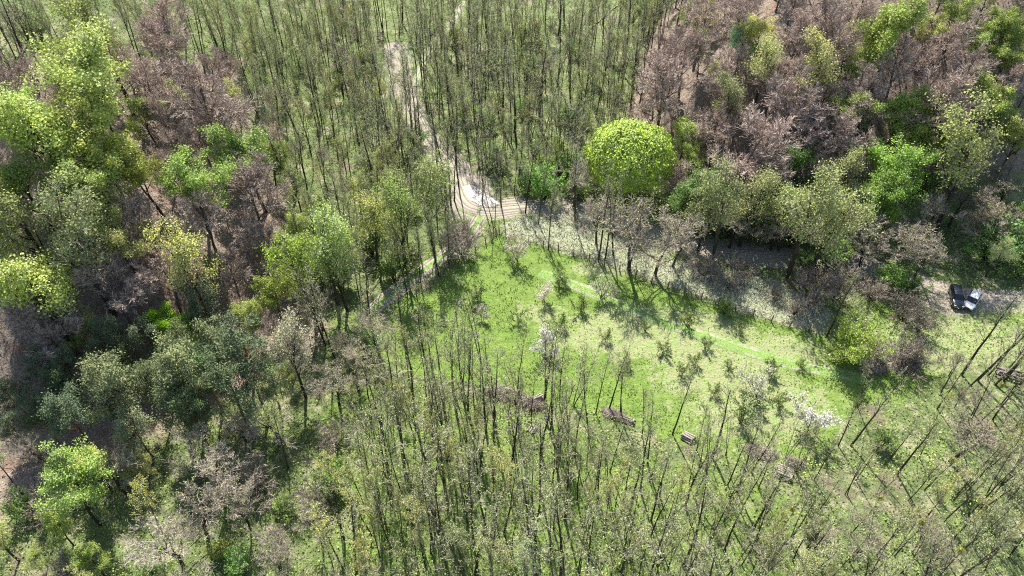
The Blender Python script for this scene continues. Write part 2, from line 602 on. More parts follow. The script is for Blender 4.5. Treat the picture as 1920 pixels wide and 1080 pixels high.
def dome(kind):
    T = Geo(); C_ = Geo()
    pts, rad = grow(np.zeros((1, 3)), np.array([[0, 0, 1.]]), np.array([9.]), np.array([.36]), 8, .03, .03, .4)
    pts[:, 0, 2] -= .6
    T.tubes(pts, rad, 8)
    b1 = kids(pts, rad, np.array([8.]), 18, .3, 1, .5, 1.2, 1., .2, .55)
    p1, r1 = grow(*b1[:3], b1[3], 6, .1, .08)
    T.tubes(p1, np.maximum(r1, .04), 4)
    # thousands of leaf clumps spread over a broad uneven dome and through its volume
    nc = 1900
    d = nrm(rng.normal(size=(nc * 2, 3))); d = d[d[:, 2] > -.35][:nc]
    lump = 1 + .06 * np.sin(d[:, 0] * 7 + 1) * np.cos(d[:, 1] * 6) + .05 * np.sin(d[:, 2] * 11 + d[:, 0] * 5)
    rr = lump * (1 - .42 * rng.uniform(0, 1, len(d)) ** 3.0) * rng.uniform(.975, 1.03, len(d))
    c0 = d * np.array([7.6, 7.6, 7.4]) * rr[:, None]
    c0[:, 2] = np.where(c0[:, 2] < 0, c0[:, 2] * .9, c0[:, 2]) + 7.4
    idx = np.repeat(np.arange(len(c0)), 12)
    q = c0[idx] + rng.normal(size=(len(idx), 3)) * .3
    C_.cards(q, .32, np.array([0, 0, 6.]), 1.7, val=rng.uniform(.1, .9, len(c0))[idx], up=.0)
    finish(kind, 'dome_trunk', T, 'dome_crown', C_, [M_BARK], [M_TWIG, M_DOME])


def pine(kind, H, Wd, pc):
    T = Geo(); C_ = Geo()
    pts, rad = grow(np.zeros((1, 3)), np.array([[rng.normal() * .04, rng.normal() * .04, 1]]), np.array([H * .93]), np.array([.2]), 12, .04, .035, .3)
    pts[:, 0, 2] -= .6
    T.tubes(pts, rad, 6)
    b1 = kids(pts, rad, np.array([Wd * .55]), 26, .42, 1, .8, 1.45, 1., .55, .45, .25)
    p1, r1 = grow(*b1[:3], b1[3], 6, .10, .09)
    T.tubes(p1, np.maximum(r1, .025), 3)
    b2 = kids(p1, r1, b1[2], 7, .3, 1, .4, .9, .42, .3, .6)
    p2, r2 = grow(*b2[:3], b2[3], 3, .18, .12)
    C_.tubes(p2, np.maximum(r2, .018), 1)
    tips = np.concatenate([p2[:, -1], p2[:, -2], p1[:, -1]])
    nc = len(tips); idx = np.repeat(np.arange(nc), pc)
    q = tips[idx] + rng.normal(size=(len(idx), 3)) * np.array([.36, .36, .26])
    C_.cards(q, .26, np.array([0, 0, H * .6]), .5, aspect=.45, val=rng.uniform(.2, .8, nc)[idx], up=.5)
    finish(kind, 'pine_trunk', T, 'pine_crown', C_, [M_PBARK], [M_TWIG, M_NEEDLE])


def bushy(kind, H, Wd, leaves, stems=9, twm=None, lsize=.2, ang=.7, m=None, petal=False, tw=.014, k2=8, k3=6, k4=0):
    T = Geo(); C_ = Geo()
    P0 = rng.normal(size=(stems, 3)) * [.14, .14, 0]
    th = np.arange(stems) / stems * 6.283 + rng.uniform(0, .6, stems)
    a = rng.uniform(.15, ang, stems)
    D = np.stack([np.cos(th) * np.sin(a), np.sin(th) * np.sin(a), np.cos(a)], 1)
    L = (H * np.cos(a) + Wd * .5 * np.sin(a)) * rng.uniform(.75, 1.0, stems)
    pts, rad = grow(P0, D, L, np.full(stems, .03 + H * .006), 6, .03, .1, .3)
    pts[:, 0, 2] -= .15
    T.tubes(pts, rad, 4)
    b2 = kids(pts, rad, L, k2, .2, 1, .4, .9, .42, .4, .6)
    p2, r2 = grow(*b2[:3], b2[3], 4, .06, .14)
    C_.tubes(p2, np.maximum(r2, tw * 1.3), 1)
    b3 = kids(p2, r2, b2[2], k3, .1, 1, .4, .9, .5, .3, .6)
    p3, r3 = grow(*b3[:3], b3[3], 3, .04, .16)
    C_.tubes(p3, np.maximum(r3, tw), 1)
    if k4:
        b4 = kids(p3, r3, b3[2], k4, .1, 1, .4, .9, .6, .3, .6)
        p4, r4 = grow(*b4[:3], b4[3], 2, .03, .16)
        C_.tubes(p4, np.maximum(r4, tw * .8), 1)
    if leaves:
        tips = np.concatenate([p3[:, -1], p3[:, -2], p2[:, -1]]); nc = len(tips)
        cv = rng.uniform(.15, .85, nc)
        idx = rng.integers(0, nc, leaves)
        q = tips[idx] + rng.normal(size=(leaves, 3)) * .16
        q[:, 2] = np.maximum(q[:, 2], .05)
        C_.cards(q, lsize, np.array([0, 0, H * .3]), .6, val=cv[idx], up=.3)
    finish(kind, 'stems', T, 'bush_crown', C_, [M_BARK], [twm or M_TWIG, M_PETAL if petal else M_LEAF])


for i in range(7):
    slender('slender_tree', rng.uniform(15, 18), 300, 1, .03 + .03 * (i % 2), twm=M_TWIG, tb=(.095, .15, .12, .17)[i % 4])
for i in range(5):
    slender('forked_tree', rng.uniform(14, 17), 500, 2 + i % 2, .05, .9, twm=M_TWIG)
for i in range(7):
    slender('budding_tree', rng.uniform(12.5, 15.5), 1700, 1, .05, 1.25, leafsize=.115, tb=.10)
for i in range(6):
    spreading('bare_beech', 13.5, 9.5, 0, 16, .36, M_BTWIG, M_BBARK, up=.07, a=(.35, 1.2), m2=10, m3=8, m4=5, tw=.020)
for i in range(5):
    spreading('grey_tree', 13, 10, 300, 12, .30, M_GTWIG, M_BARK, up=.07, a=(.45, 1.15), lsize=.13, clump=.4, m2=8, m3=7, m4=4, tw=.017)
for i in range(6):
    spreading('leafy_tree', 14, 9.5, 12500, 13, .34, None, None, lsize=.205, clump=.60, up=.08, a=(.45, 1.2), fine=False, m2=7, m3=7, m4=0, lean=.05 * (i % 3 - 1))
for i in range(5):
    spreading('olive_tree', 13, 8, 4600, 11, .3, None, None, lsize=.16, clump=.6, up=.12, a=(.3, 1.), fine=True, m2=7, m3=6, m4=3)
dome('dome_tree')
for i in range(5):
    pine('pine_tree', rng.uniform(12, 14), 7.5, 17)
for i in range(5):
    bushy('green_shrub', 3.0, 4.0, 2600, 11, lsize=.19)
for i in range(5):
    bushy('bare_thicket', 3.4, 4.4, 0, 12, twm=M_GTWIG, ang=.9, k2=9, k3=7, k4=3)
for i in range(3):
    bushy('blossom_tree', 3.2, 3.0, 1500, 5, twm=M_GTWIG, lsize=.13, ang=.8, petal=True, k4=2)
for i in range(4):
    bushy('orchard_tree', 2.6, 2.2, 800, 5, twm=M_BARK, lsize=.14, ang=.75, tw=.02, k2=6, k3=5, k4=2)
for i in range(2):
    bushy('willow_shrub', 5.6, 5.2, 10000, 22, twm=M_GTWIG, lsize=.17, ang=.75, k2=10, k3=7)

KIND = {  # name -> (category, group)
    'slender_tree': ('tree', 'slender bare trees of the valley wood'), 'budding_tree': ('tree', 'budding trees of the valley wood'),
    'forked_tree': ('tree', 'forked bare trees of the valley wood'),
    'bare_beech': ('tree', 'purple-brown bare trees on the slopes'), 'grey_tree': ('tree', 'spreading grey bare trees'),
    'leafy_tree': ('tree', 'bright green trees in fresh leaf'), 'olive_tree': ('tree', 'trees in thin young leaf'),
    'dome_tree': ('tree', None), 'pine_tree': ('pine tree', 'pines of the left-hand grove'), 'green_shrub': ('shrub', 'green shrubs of the wood floor'),
    'bare_thicket': ('thicket', 'bare brushy thickets'), 'blossom_tree': ('fruit tree', 'white blossoming fruit trees'),
    'orchard_tree': ('fruit tree', 'small orchard trees in the clearing'), 'willow_shrub': ('shrub', None)}
LOOK = {
    'slender_tree': ('slender bare grey tree', 'slender bare grey trees'), 'budding_tree': ('thin budding tree', 'thin budding trees'),
    'forked_tree': ('forked bare grey tree', 'forked bare trees'),
    'bare_beech': ('bare purple-brown tree', 'bare purple-brown trees'), 'grey_tree': ('spreading bare grey tree', 'spreading grey trees'),
    'leafy_tree': ('full green tree in fresh leaf', 'full green trees'), 'olive_tree': ('tree in thin young leaf', 'thinly leafed trees'),
    'dome_tree': ('round lime tree', ''), 'pine_tree': ('dark blue-green pine', 'blue-green pines'),
    'green_shrub': ('leafy green shrub', 'leafy shrubs'), 'bare_thicket': ('grey bare thicket', 'bare thickets'),
    'blossom_tree': ('small white blossoming tree', 'blossoming trees'), 'orchard_tree': ('small young orchard tree', 'orchard trees'),
    'willow_shrub': ('big round yellow-green shrub', '')}
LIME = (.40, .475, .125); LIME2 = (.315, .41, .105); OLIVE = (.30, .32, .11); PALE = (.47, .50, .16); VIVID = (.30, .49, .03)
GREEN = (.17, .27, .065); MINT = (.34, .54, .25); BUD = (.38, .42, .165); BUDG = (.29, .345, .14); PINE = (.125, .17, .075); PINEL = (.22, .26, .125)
DARK = (.10, .16, .05); WHITE = (.78, .74, .68)  # DARK: leaf green lowered mainly to paint in deep shade by the road
PLACED = []     # dict(kind,x,y,scale,rz,proto,color,label,tilt)


def put(kind, x, y, s=1.0, color=None, label=None, proto=None, tilt=None, sz=None, rz=None):
    pr = PROTO[kind]; k = rng.integers(0, len(pr)) if proto is None else proto
    PLACED.append(dict(kind=kind, x=float(x), y=float(y), s=float(s), k=int(k), color=color, label=label,
                       rz=rng.uniform(0, 6.283) if rz is None else rz, sz=sz or 1.0,
                       tilt=tilt if tilt is not None else (rng.normal() * .03, rng.normal() * .03)))
    return PLACED[-1]


def crown_at(kind, px, py, wpx, color=None, label=None, proto=None, sz=None, tilt=None, rz=None):
    pr = PROTO[kind]; k = int(rng.integers(0, len(pr))) if proto is None else proto
    s = 1.0
    for _ in range(3):
        hz = pr[k]['cz'] * s * (sz or 1)
        x, y = at(px, py, hz)
        z = float(height(x, y)) + hz
        D = y * CP - (z - CAM_H) * SP
        s = wpx * D / FPX / pr[k]['w']
    return put(kind, x, y, s, color, label, k, tilt, sz, rz)


# --- hand-placed trees (picture position of the crown, its width in pixels)
L = [
    ('leafy_tree', 120, 112, 150, LIME, 'big lime-green spreading tree at the upper left with a dark leaning trunk'),
    ('leafy_tree', 55, 230, 125, LIME, None), ('leafy_tree', 140, 250, 100, LIME, None), ('leafy_tree', 35, 320, 100, LIME2, None),
    ('leafy_tree', 130, 330, 105, LIME, None), ('leafy_tree', 165, 385, 70, LIME, None), ('olive_tree', 110, 400, 100, OLIVE, None),
    ('leafy_tree', 215, 430, 95, PALE, 'pale lime tree with an open crown and curved dark trunk on the brown slope'),
    ('leafy_tree', 45, 515, 120, LIME, 'wide yellow-green tree at the left edge above the fallen grey tree'),
    ('leafy_tree', 5, 415, 70, LIME, None), ('leafy_tree', 268, 205, 62, LIME2, None), ('leafy_tree', 262, 300, 80, (.33, .36, .07), None),
    ('leafy_tree', 345, 310, 95, LIME2, None), ('leafy_tree', 460, 268, 100, LIME2, None), ('olive_tree', 175, 30, 85, LIME2, None),
    ('leafy_tree', 10, 200, 80, LIME, None), ('olive_tree', 20, 365, 90, OLIVE, None),
    ('olive_tree', 600, 430, 75, LIME2, None), ('olive_tree', 555, 468, 75, (.25, .36, .05), None), ('olive_tree', 628, 480, 62, LIME2, None),
    ('leafy_tree', 545, 412, 34, LIME, None), ('leafy_tree', 395, 485, 34, LIME, None), ('olive_tree', 340, 470, 80, PALE, None),
    ('olive_tree', 740, 370, 75, LIME2, None), ('olive_tree', 800, 335, 62, BUDG, None), ('olive_tree', 690, 395, 60, PALE, None),
    ('leafy_tree', 305, 588, 52, VIVID, 'vivid green leafy tree just above the pine grove'), ('leafy_tree', 350, 603, 40, VIVID, None),
    ('leafy_tree', 130, 635, 36, LIME, None), ('leafy_tree', 250, 700, 28, VIVID, None),
    ('leafy_tree', 125, 905, 105, LIME2, 'broad lime tree at lower left below the pines'), ('leafy_tree', 165, 858, 62, PALE, None),
    ('leafy_tree', 105, 985, 50, LIME2, None), ('leafy_tree', 68, 1040, 38, LIME, None), ('leafy_tree', 165, 1045, 52, LIME2, None), ('leafy_tree', 252, 865, 46, PALE, None),
    ('dome_tree', 1190, 272, 152, (.30, .42, .07), 'large round lime-green tree like a dome, above the shaded road'),
    ('leafy_tree', 1282, 248, 55, LIME, 'smaller lime tree right beside the large round lime tree'),
    ('leafy_tree', 1396, 62, 52, MINT, 'small mint-green tree among the bare trees of the right slope'),
    ('leafy_tree', 1432, 45, 52, PALE, None), ('olive_tree', 1320, 80, 36, LIME, None), ('olive_tree', 1345, 125, 26, LIME, None),
    ('olive_tree', 1440, 88, 55, PALE, None), ('olive_tree', 1525, 105, 66, PALE, None), ('leafy_tree', 1643, 75, 50, LIME, None),
    ('olive_tree', 1600, 70, 44, (.5, .48, .3), None), ('leafy_tree', 1606, 112, 42, LIME2, None), ('leafy_tree', 1690, 22, 85, LIME2, None),
    ('leafy_tree', 1745, 45, 46, LIME, None), ('leafy_tree', 1590, 190, 62, LIME, 'yellow-green tree between two bare purple-brown crowns on the right slope'),
    ('leafy_tree', 1622, 215, 36, LIME, None), ('leafy_tree', 1695, 190, 90, LIME2, None), ('leafy_tree', 1735, 235, 78, LIME2, None),
    ('leafy_tree', 1720, 285, 70, PALE, None), ('leafy_tree', 1675, 305, 90, (.28, .42, .09), None), ('leafy_tree', 1850, 70, 55, LIME, None),
    ('leafy_tree', 1872, 30, 55, LIME2, None), ('leafy_tree', 1808, 18, 55, LIME, None), ('leafy_tree', 1912, 60, 60, LIME2, None),
    ('leafy_tree', 1850, 165, 62, LIME, None), ('leafy_tree', 1893, 195, 62, LIME2, None), ('olive_tree', 1850, 248, 92, PALE, None),
    ('leafy_tree', 1812, 292, 44, LIME, None), ('leafy_tree', 1785, 250, 46, LIME2, None), ('leafy_tree', 1915, 245, 50, LIME, None), ('leafy_tree', 1900, 100, 60, LIME2, None),
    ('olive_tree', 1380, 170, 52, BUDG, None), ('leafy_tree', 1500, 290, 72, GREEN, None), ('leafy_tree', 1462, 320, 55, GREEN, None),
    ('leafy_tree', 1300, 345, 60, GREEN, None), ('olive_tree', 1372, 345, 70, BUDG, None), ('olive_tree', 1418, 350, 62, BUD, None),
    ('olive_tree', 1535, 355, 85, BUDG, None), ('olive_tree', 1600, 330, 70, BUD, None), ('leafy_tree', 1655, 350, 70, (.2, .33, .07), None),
    ('olive_tree', 1480, 360, 60, BUD, None), ('olive_tree', 1330, 380, 60, BUDG, None), ('olive_tree', 1560, 400, 70, BUD, None),
    # beeches
    ('bare_beech', 362, 145, 120, None, 'large bare purplish tree with a domed crown on the upper left slope'),
    ('bare_beech', 275, 158, 85, None, None), ('bare_beech', 225, 110, 75, None, None), ('bare_beech', 460, 345, 112, None, 'dense purple-brown round crown right of the lime trees'),
    ('bare_beech', 370, 380, 90, None, None), ('bare_beech', 490, 430, 80, None, None), ('bare_beech', 425, 490, 70, None, None), ('bare_beech', 300, 500, 85, None, None),
    ('bare_beech', 205, 520, 105, None, None), ('bare_beech', 60, 590, 110, None, None), ('bare_beech', 280, 60, 80, None, None), ('bare_beech', 310, 25, 90, None, None),
    ('bare_beech', 200, 300, 60, None, None), ('bare_beech', 410, 180, 80, None, None), ('bare_beech', 10, 160, 80, None, None), ('bare_beech', 400, 220, 70, None, None),
    ('bare_beech', 1250, 130, 100, None, None), ('bare_beech', 1290, 85, 80, None, None), ('bare_beech', 1225, 185, 80, None, None), ('bare_beech', 1330, 180, 75, None, None),
    ('bare_beech', 1395, 262, 120, None, 'widest bare purple-brown crown right of the round lime tree'), ('bare_beech', 1460, 200, 110, None, None), ('bare_beech', 1510, 165, 90, None, None),
    ('bare_beech', 1350, 225, 80, None, None), ('bare_beech', 1560, 228, 95, None, None), ('bare_beech', 1585, 272, 85, None, None), ('bare_beech', 1455, 130, 80, None, None),
    ('bare_beech', 1500, 40, 75, None, None), ('bare_beech', 1560, 50, 85, None, None), ('bare_beech', 1605, 18, 65, None, None), ('bare_beech', 1700, 90, 75, None, None),
    ('bare_beech', 1640, 155, 80, None, None), ('bare_beech', 1560, 145, 70, None, None), ('bare_beech', 1765, 165, 110, None, None), ('bare_beech', 1775, 205, 90, None, None), ('bare_beech', 1745, 115, 70, None, None),
    ('bare_beech', 1830, 115, 80, None, None), ('bare_beech', 1785, 65, 85, None, None), ('bare_beech', 1912, 15, 60, None, None), ('bare_beech', 1320, 25, 80, None, None),
    ('bare_beech', 1380, 110, 65, None, None), ('bare_beech', 1905, 140, 75, None, None), ('bare_beech', 1520, 225, 80, None, None), ('bare_beech', 1430, 300, 80, None, None),
    ('bare_beech', 1410, 15, 70, None, None), ('bare_beech', 1640, 210, 60, None, None),
    # grey spreading trees by the road
    ('grey_tree', 1195, 408, 130, None, 'biggest spreading grey tree below the round lime tree beside the shaded road'), ('grey_tree', 1245, 425, 120, None, None), ('grey_tree', 1125, 395, 90, None, None),
    ('grey_tree', 1275, 435, 95, None, None), ('grey_tree', 1645, 430, 95, None, None), ('grey_tree', 1590, 420, 75, None, None),
    ('grey_tree', 1700, 440, 105, None, None), ('grey_tree', 1752, 448, 90, None, None), ('grey_tree', 1870, 395, 95, None, None), ('grey_tree', 1815, 360, 85, None, None),
    ('grey_tree', 1760, 385, 90, None, None), ('grey_tree', 1880, 405, 90, None, None), ('grey_tree', 1900, 335, 80, None, None), ('grey_tree', 1480, 405, 80, None, None),
    ('grey_tree', 1385, 400, 80, None, None), ('grey_tree', 1080, 330, 80, None, None), ('grey_tree', 1545, 420, 80, None, None),
    ('grey_tree', 390, 890, 110, None, 'reddish grey tangled tree low at the left'), ('grey_tree', 350, 940, 130, None, None), ('grey_tree', 300, 1000, 130, None, None),
    ('grey_tree', 620, 700, 90, None, None), ('grey_tree', 700, 620, 90, None, None), ('grey_tree', 660, 680, 80, None, None), ('grey_tree', 440, 780, 90, None, None),
    ('grey_tree', 205, 880, 90, None, None), ('grey_tree', 1830, 800, 130, None, None), ('grey_tree', 500, 770, 100, None, None), ('grey_tree', 590, 560, 80, None, None),
    # pines
    ('pine_tree', 205, 605, 52, PINE, None), ('pine_tree', 195, 640, 56, PINE, None), ('pine_tree', 277, 622, 58, PINE, None), ('pine_tree', 235, 655, 48, PINE, None),
    ('pine_tree', 62, 680, 48, PINE, 'leftmost pine standing alone on the pale brown litter'), ('pine_tree', 112, 668, 50, PINE, None), ('pine_tree', 90, 705, 56, PINE, None), ('pine_tree', 170, 705, 92, PINEL, 'widest pale-topped pine at the left of the grove'),
    ('pine_tree', 372, 565, 64, PINE, 'pine standing apart above the grove beside the vivid green tree'), ('pine_tree', 325, 690, 92, PINEL, None), ('pine_tree', 372, 672, 76, PINE, None), ('pine_tree', 345, 640, 56, PINE, None),
    ('pine_tree', 455, 660, 92, PINE, 'large pine at the right of the grove'), ('pine_tree', 500, 700, 60, PINEL, None), ('pine_tree', 430, 715, 84, PINE, None), ('pine_tree', 60, 765, 62, PINE, None),
    ('pine_tree', 118, 765, 78, PINE, None), ('pine_tree', 245, 790, 62, PINEL, None), ('pine_tree', 310, 745, 72, PINE, None), ('pine_tree', 352, 765, 70, PINE, None),
    ('pine_tree', 12, 790, 52, PINEL, None), ('pine_tree', 280, 700, 60, PINE, None), ('pine_tree', 15, 730, 50, PINE, None), ('pine_tree', 205, 745, 60, PINE, None), ('pine_tree', 130, 720, 50, PINE, None),
    ('olive_tree', 540, 640, 62, (.42, .43, .27), 'pale greyish tree at the right end of the pine grove'), ('olive_tree', 162, 598, 34, PALE, None), ('leafy_tree', 540, 690, 36, PALE, None),
]
for e in L:
    crown_at(e[0], e[1], e[2], e[3] * {'leafy_tree': 1.1, 'olive_tree': 1.15, 'bare_beech': 1.12, 'pine_tree': 1.0, 'dome_tree': 1.02}.get(e[0], 1), e[4], e[5], sz={'grey_tree': .68, 'bare_beech': .85, 'leafy_tree': .9}.get(e[0]))


def base_at(kind, px, py, s=1., color=None, label=None, proto=None, tilt=None, sz=None):
    x, y = at(px, py)
    return put(kind, x, y, s, color, label, proto, tilt, sz)


# clearing: blossom, orchard trees, shrubs
base_at('blossom_tree', 969, 488, 1.15, (.74, .68, .55), 'cream blossoming tree near the fence corner with its shadow below', 0, sz=1.2)
base_at('blossom_tree', 1019, 565, .85, WHITE, 'white blossoming tree in the middle of the clearing top', 1, sz=1.1)
base_at('blossom_tree', 1021, 658, 1.15, WHITE, 'largest white blossoming tree, in front of the slender trees', 2)
base_at('blossom_tree', 1128, 560, 1.1, (.42, .46, .33), 'grey-green small tree standing on the clearing track near the fence', 0)
base_at('blossom_tree', 1416, 742, 1.3, (.5, .54, .36), 'pale hazy small tree low in the clearing', 2)
base_at('blossom_tree', 1518, 805, 1.5, (.72, .72, .62), 'whitish tree at the lower right corner of the clearing', 1)
base_at('blossom_tree', 905, 600, .7, (.5, .5, .35), 'faint thin blossoming sapling on the left of the clearing', 1)
for q in [(895, 563, 1.05), (972, 606, .8), (1090, 583, 1.0), (1048, 535, .9), (1052, 615, .9), (1137, 640, .75), (1287, 612, .9), (1322, 652, .75), (1301, 684, .75),
          (1242, 660, .8), (1366, 694, .6), (1443, 702, 1.0), (1278, 702, .7), (1175, 690, .6), (1500, 690, .6), (1210, 620, .6), (1385, 625, .6), (1340, 740, .7), (1460, 760, .8)]:
    base_at('orchard_tree', q[0], q[1], q[2] * 1.0, (.17, .24, .06))
base_at('orchard_tree', 1385, 790, 1.5, BUDG, 'round dark little tree at the foot of the clearing', 1)
base_at('willow_shrub', 1585, 674, 1.0, (.36, .47, .09), 'big round yellow-green shrub at the right end of the clearing', 0)
base_at('green_shrub', 1358, 588, .7, GREEN, 'small dark bush on the fence line of the clearing')
for q in [(1330, 430, 2.2, DARK), (1400, 440, 2.4, DARK), (1280, 420, 2., DARK), (1490, 455, 2., GREEN), (1545, 505, 1.5, GREEN), (1572, 492, 1.0, LIME2), (1500, 500, .9, GREEN), (1670, 545, 1.3, (.16, .3, .06)), (1842, 486, 1.5, (.13, .27, .05)), (1880, 490, 2.0, (.18, .32, .08)),  # big DARK shrubs above the road carry its deep shade in their leaf colour
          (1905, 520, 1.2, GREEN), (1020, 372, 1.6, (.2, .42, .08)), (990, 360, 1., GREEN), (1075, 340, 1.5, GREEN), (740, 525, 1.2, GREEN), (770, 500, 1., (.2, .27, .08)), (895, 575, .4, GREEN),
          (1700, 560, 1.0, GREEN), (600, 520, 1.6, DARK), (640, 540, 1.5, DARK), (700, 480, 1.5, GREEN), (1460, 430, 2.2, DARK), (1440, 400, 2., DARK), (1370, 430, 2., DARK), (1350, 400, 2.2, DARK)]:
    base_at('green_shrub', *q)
for q in [(868, 478, 1.5), (845, 480, 1.1), (1560, 560, 1.5), (1530, 550, 1.2), (1630, 560, 1.), (1690, 600, 1.2), (1720, 620, 1.), (1500, 540, .8),
          (1640, 690, 1.2), (1690, 685, 1.3), (1710, 690, 1.0), (870, 445, .7), (1330, 520, .9), (1365, 540, .8), (1450, 560, .6), (1300, 510, .7), (1490, 590, .8), (1380, 520, 1.0), (1515, 575, .9)]:
    base_at('bare_thicket', *q)
# trees standing by the fence and road verge, whose trunks show in full
for q in [(1122, 490, 1.05), (1135, 485, .9), (1150, 478, .9), (845, 385, 1.0), (837, 375, .95), (852, 378, .9), (905, 385, .95), (940, 388, .9), (1078, 418, 1.), (1010, 420, .9), (860, 350, 1.),
          (985, 400, .85), (1550, 630, .8), (1180, 505, .9)]:
    base_at('slender_tree', *q)
for q in [(1803, 703, 1.0, .02), (1832, 713, 1.05, .06), (1852, 705, 1.0, .1), (1880, 718, 1.0, .1), (1905, 726, 1.05, .12), (1930, 690, 1.0, .1), (1865, 722, .9, .14)]:
    base_at('slender_tree', q[0], q[1], q[2], None, None, None, (0, q[3]))

# --- the woods themselves: scatter in metres, mixed by where the tree stands
ZONES = [
    ('pines', [(-80, 620), (250, 585), (600, 610), (600, 760), (400, 820), (200, 820), (-80, 850)], 5.4,
     [('pine_tree', .42, 1, (PINE, PINEL)), ('bare_beech', .3, .75, None), ('leafy_tree', .1, .5, (LIME2, GREEN)), ('grey_tree', .18, .7, None)]),
    ('lefthill', [(-80, 90), (200, 60), (430, 60), (500, 250), (545, 420), (560, 600), (250, 600), (-80, 600)], 4.1,
     [('bare_beech', .48, .75, None), ('leafy_tree', .25, .62, (LIME, LIME2)), ('olive_tree', .27, .72, (PALE, OLIVE))]),
    ('rightedge', [(1760, -130), (2000, -130), (2000, 330), (1640, 330), (1650, 160)], 4.5,
     [('bare_beech', .38, .74, None), ('leafy_tree', .42, .68, (LIME, LIME2, PALE)), ('olive_tree', .2, .8, (PALE, OLIVE))]),
    ('righthill', [(1200, 150), (1300, -130), (1760, -130), (1650, 330), (1500, 340), (1220, 330)], 4.3,
     [('bare_beech', .7, .74, None), ('leafy_tree', .14, .6, (LIME2, PALE)), ('olive_tree', .16, .7, (PALE, OLIVE))]),
    ('rightmid', [(1060, 300), (1500, 330), (2000, 320), (2000, 500), (1500, 480), (1100, 450)], 4.9,
     [('grey_tree', .30, .8, None), ('olive_tree', .35, .8, (BUD, BUDG, DARK)), ('leafy_tree', .35, .8, (GREEN, DARK))]),  # DARK crowns have the deep shade of this zone put into their colour
    ('bottomleft', [(-80, 840), (400, 820), (640, 640), (640, 800), (560, 1200), (-80, 1200)], 4.6,
     [('grey_tree', .42, .62, None), ('bare_thicket', .22, 1.2, None), ('budding_tree', .22, .8, (BUD, PALE)), ('leafy_tree', .06, .5, (LIME2,)), ('olive_tree', .08, .6, (PALE, BUD))]),
    ('centreleft', [(430, 60), (700, 300), (870, 330), (870, 470), (740, 640), (560, 620), (500, 250)], 3.3,
     [('budding_tree', .42, .85, (BUD, BUDG, PALE)), ('slender_tree', .22, .9, None), ('olive_tree', .22, .7, (LIME2, PALE, BUDG)), ('grey_tree', .14, .65, None)]),
    ('topleft', [(-80, -80), (640, -80), (700, 300), (430, 60), (-80, 100)], 2.9,
     [('budding_tree', .5, .9, (BUD, BUDG)), ('slender_tree', .3, .9, None), ('olive_tree', .1, .7, (LIME2, BUD)), ('grey_tree', .1, .7, None)]),
    ('top', [(620, -90), (1300, -90), (1200, 150), (1230, 345), (1060, 400), (700, 330)], 3.0,
     [('slender_tree', .24, 1.08, None), ('forked_tree', .32, 1.0, None), ('budding_tree', .34, 1.0, (BUD, BUDG)), ('olive_tree', .05, .55, (BUD, PALE)), ('grey_tree', .05, .55, None)]),
    ('rightlow', [(1540, 560), (2020, 560), (2020, 1250), (1560, 1250)], 2.25,
     [('slender_tree', .2, .9, None), ('forked_tree', .2, .9, None), ('budding_tree', .38, .85, (BUD, PALE)), ('grey_tree', .22, .55, None)]),
    ('bottom', [(560, 560), (1600, 560), (1600, 1300), (480, 1300)], 1.85,
     [('slender_tree', .42, .95, None), ('forked_tree', .33, .9, None), ('budding_tree', .25, .85, (BUD, PALE))]),
]
OPEN_PX = [(1640, 560), (1800, 600), (1930, 575), (1930, 680), (1780, 700), (1690, 760), (1600, 760)]
OPEN = W(OPEN_PX)
spots = [(p['x'], p['y'], {'slender_tree': 1.2, 'forked_tree': 1.2, 'green_shrub': 1.2, 'bare_thicket': 1.2, 'orchard_tree': 1.5, 'blossom_tree': 1.5}.get(p['kind'], 2.6) * min(p['s'], 1.2)) if p['kind'] not in ('bare_beech', 'leafy_tree', 'dome_tree', 'grey_tree', 'olive_tree', 'pine_tree') else
         (p['x'], p['y'], PROTO[p['kind']][p['k']]['w'] * p['s'] * .6) for p in PLACED]
cell = {}


def cadd(x, y, r):
    cell.setdefault((int(x // 8), int(y // 8)), []).append((x, y, r))


for q in spots:
    cadd(*q)


def free(x, y, r):
    cx, cy = int(x // 8), int(y // 8)
    for i in (-1, 0, 1):
        for j in (-1, 0, 1):
            for (a, b_, c_) in cell.get((cx + i, cy + j), ()):
                if (a - x) ** 2 + (b_ - y) ** 2 < ((r + c_) * .5 + .0) ** 2 * 1.0:
                    return False
    return True


NC = 46000
cx_ = rng.uniform(-170, 170, NC); cy_ = rng.uniform(18, 300, NC)
cz_ = height(cx_, cy_)
bx, by = project(cx_, cy_, cz_)
mx_, my_ = project(cx_, cy_, cz_ + 9)
tx, ty = project(cx_, cy_, cz_ + 13)
ok = (mx_ > -50) & (mx_ < 1970) & (my_ > np.where(mx_ > 1180, -110, -40)) & (ty < 1090)
NOTREE = W([(935, 440), (1110, 492), (1280, 553), (1400, 592), (1540, 628), (1640, 690), (1600, 760), (1560, 830), (1500, 862), (1400, 846), (1300, 822), (1200, 785), (1100, 752), (1000, 725), (900, 675), (770, 650), (690, 640), (745, 560), (800, 548), (850, 500), (900, 465)])
ok &= ~inpoly(NOTREE, cx_, cy_) & ~inpoly(MEADOW, cx_, cy_) & ~inpoly(OPEN, cx_, cy_)
for line, dist in ((ROADs, 2.4), (PATHs, 1.7), (SIDEs, 1.3), (DITCH, 3.0)):
    ok &= np.abs(polydist(line, cx_, cy_)) > dist
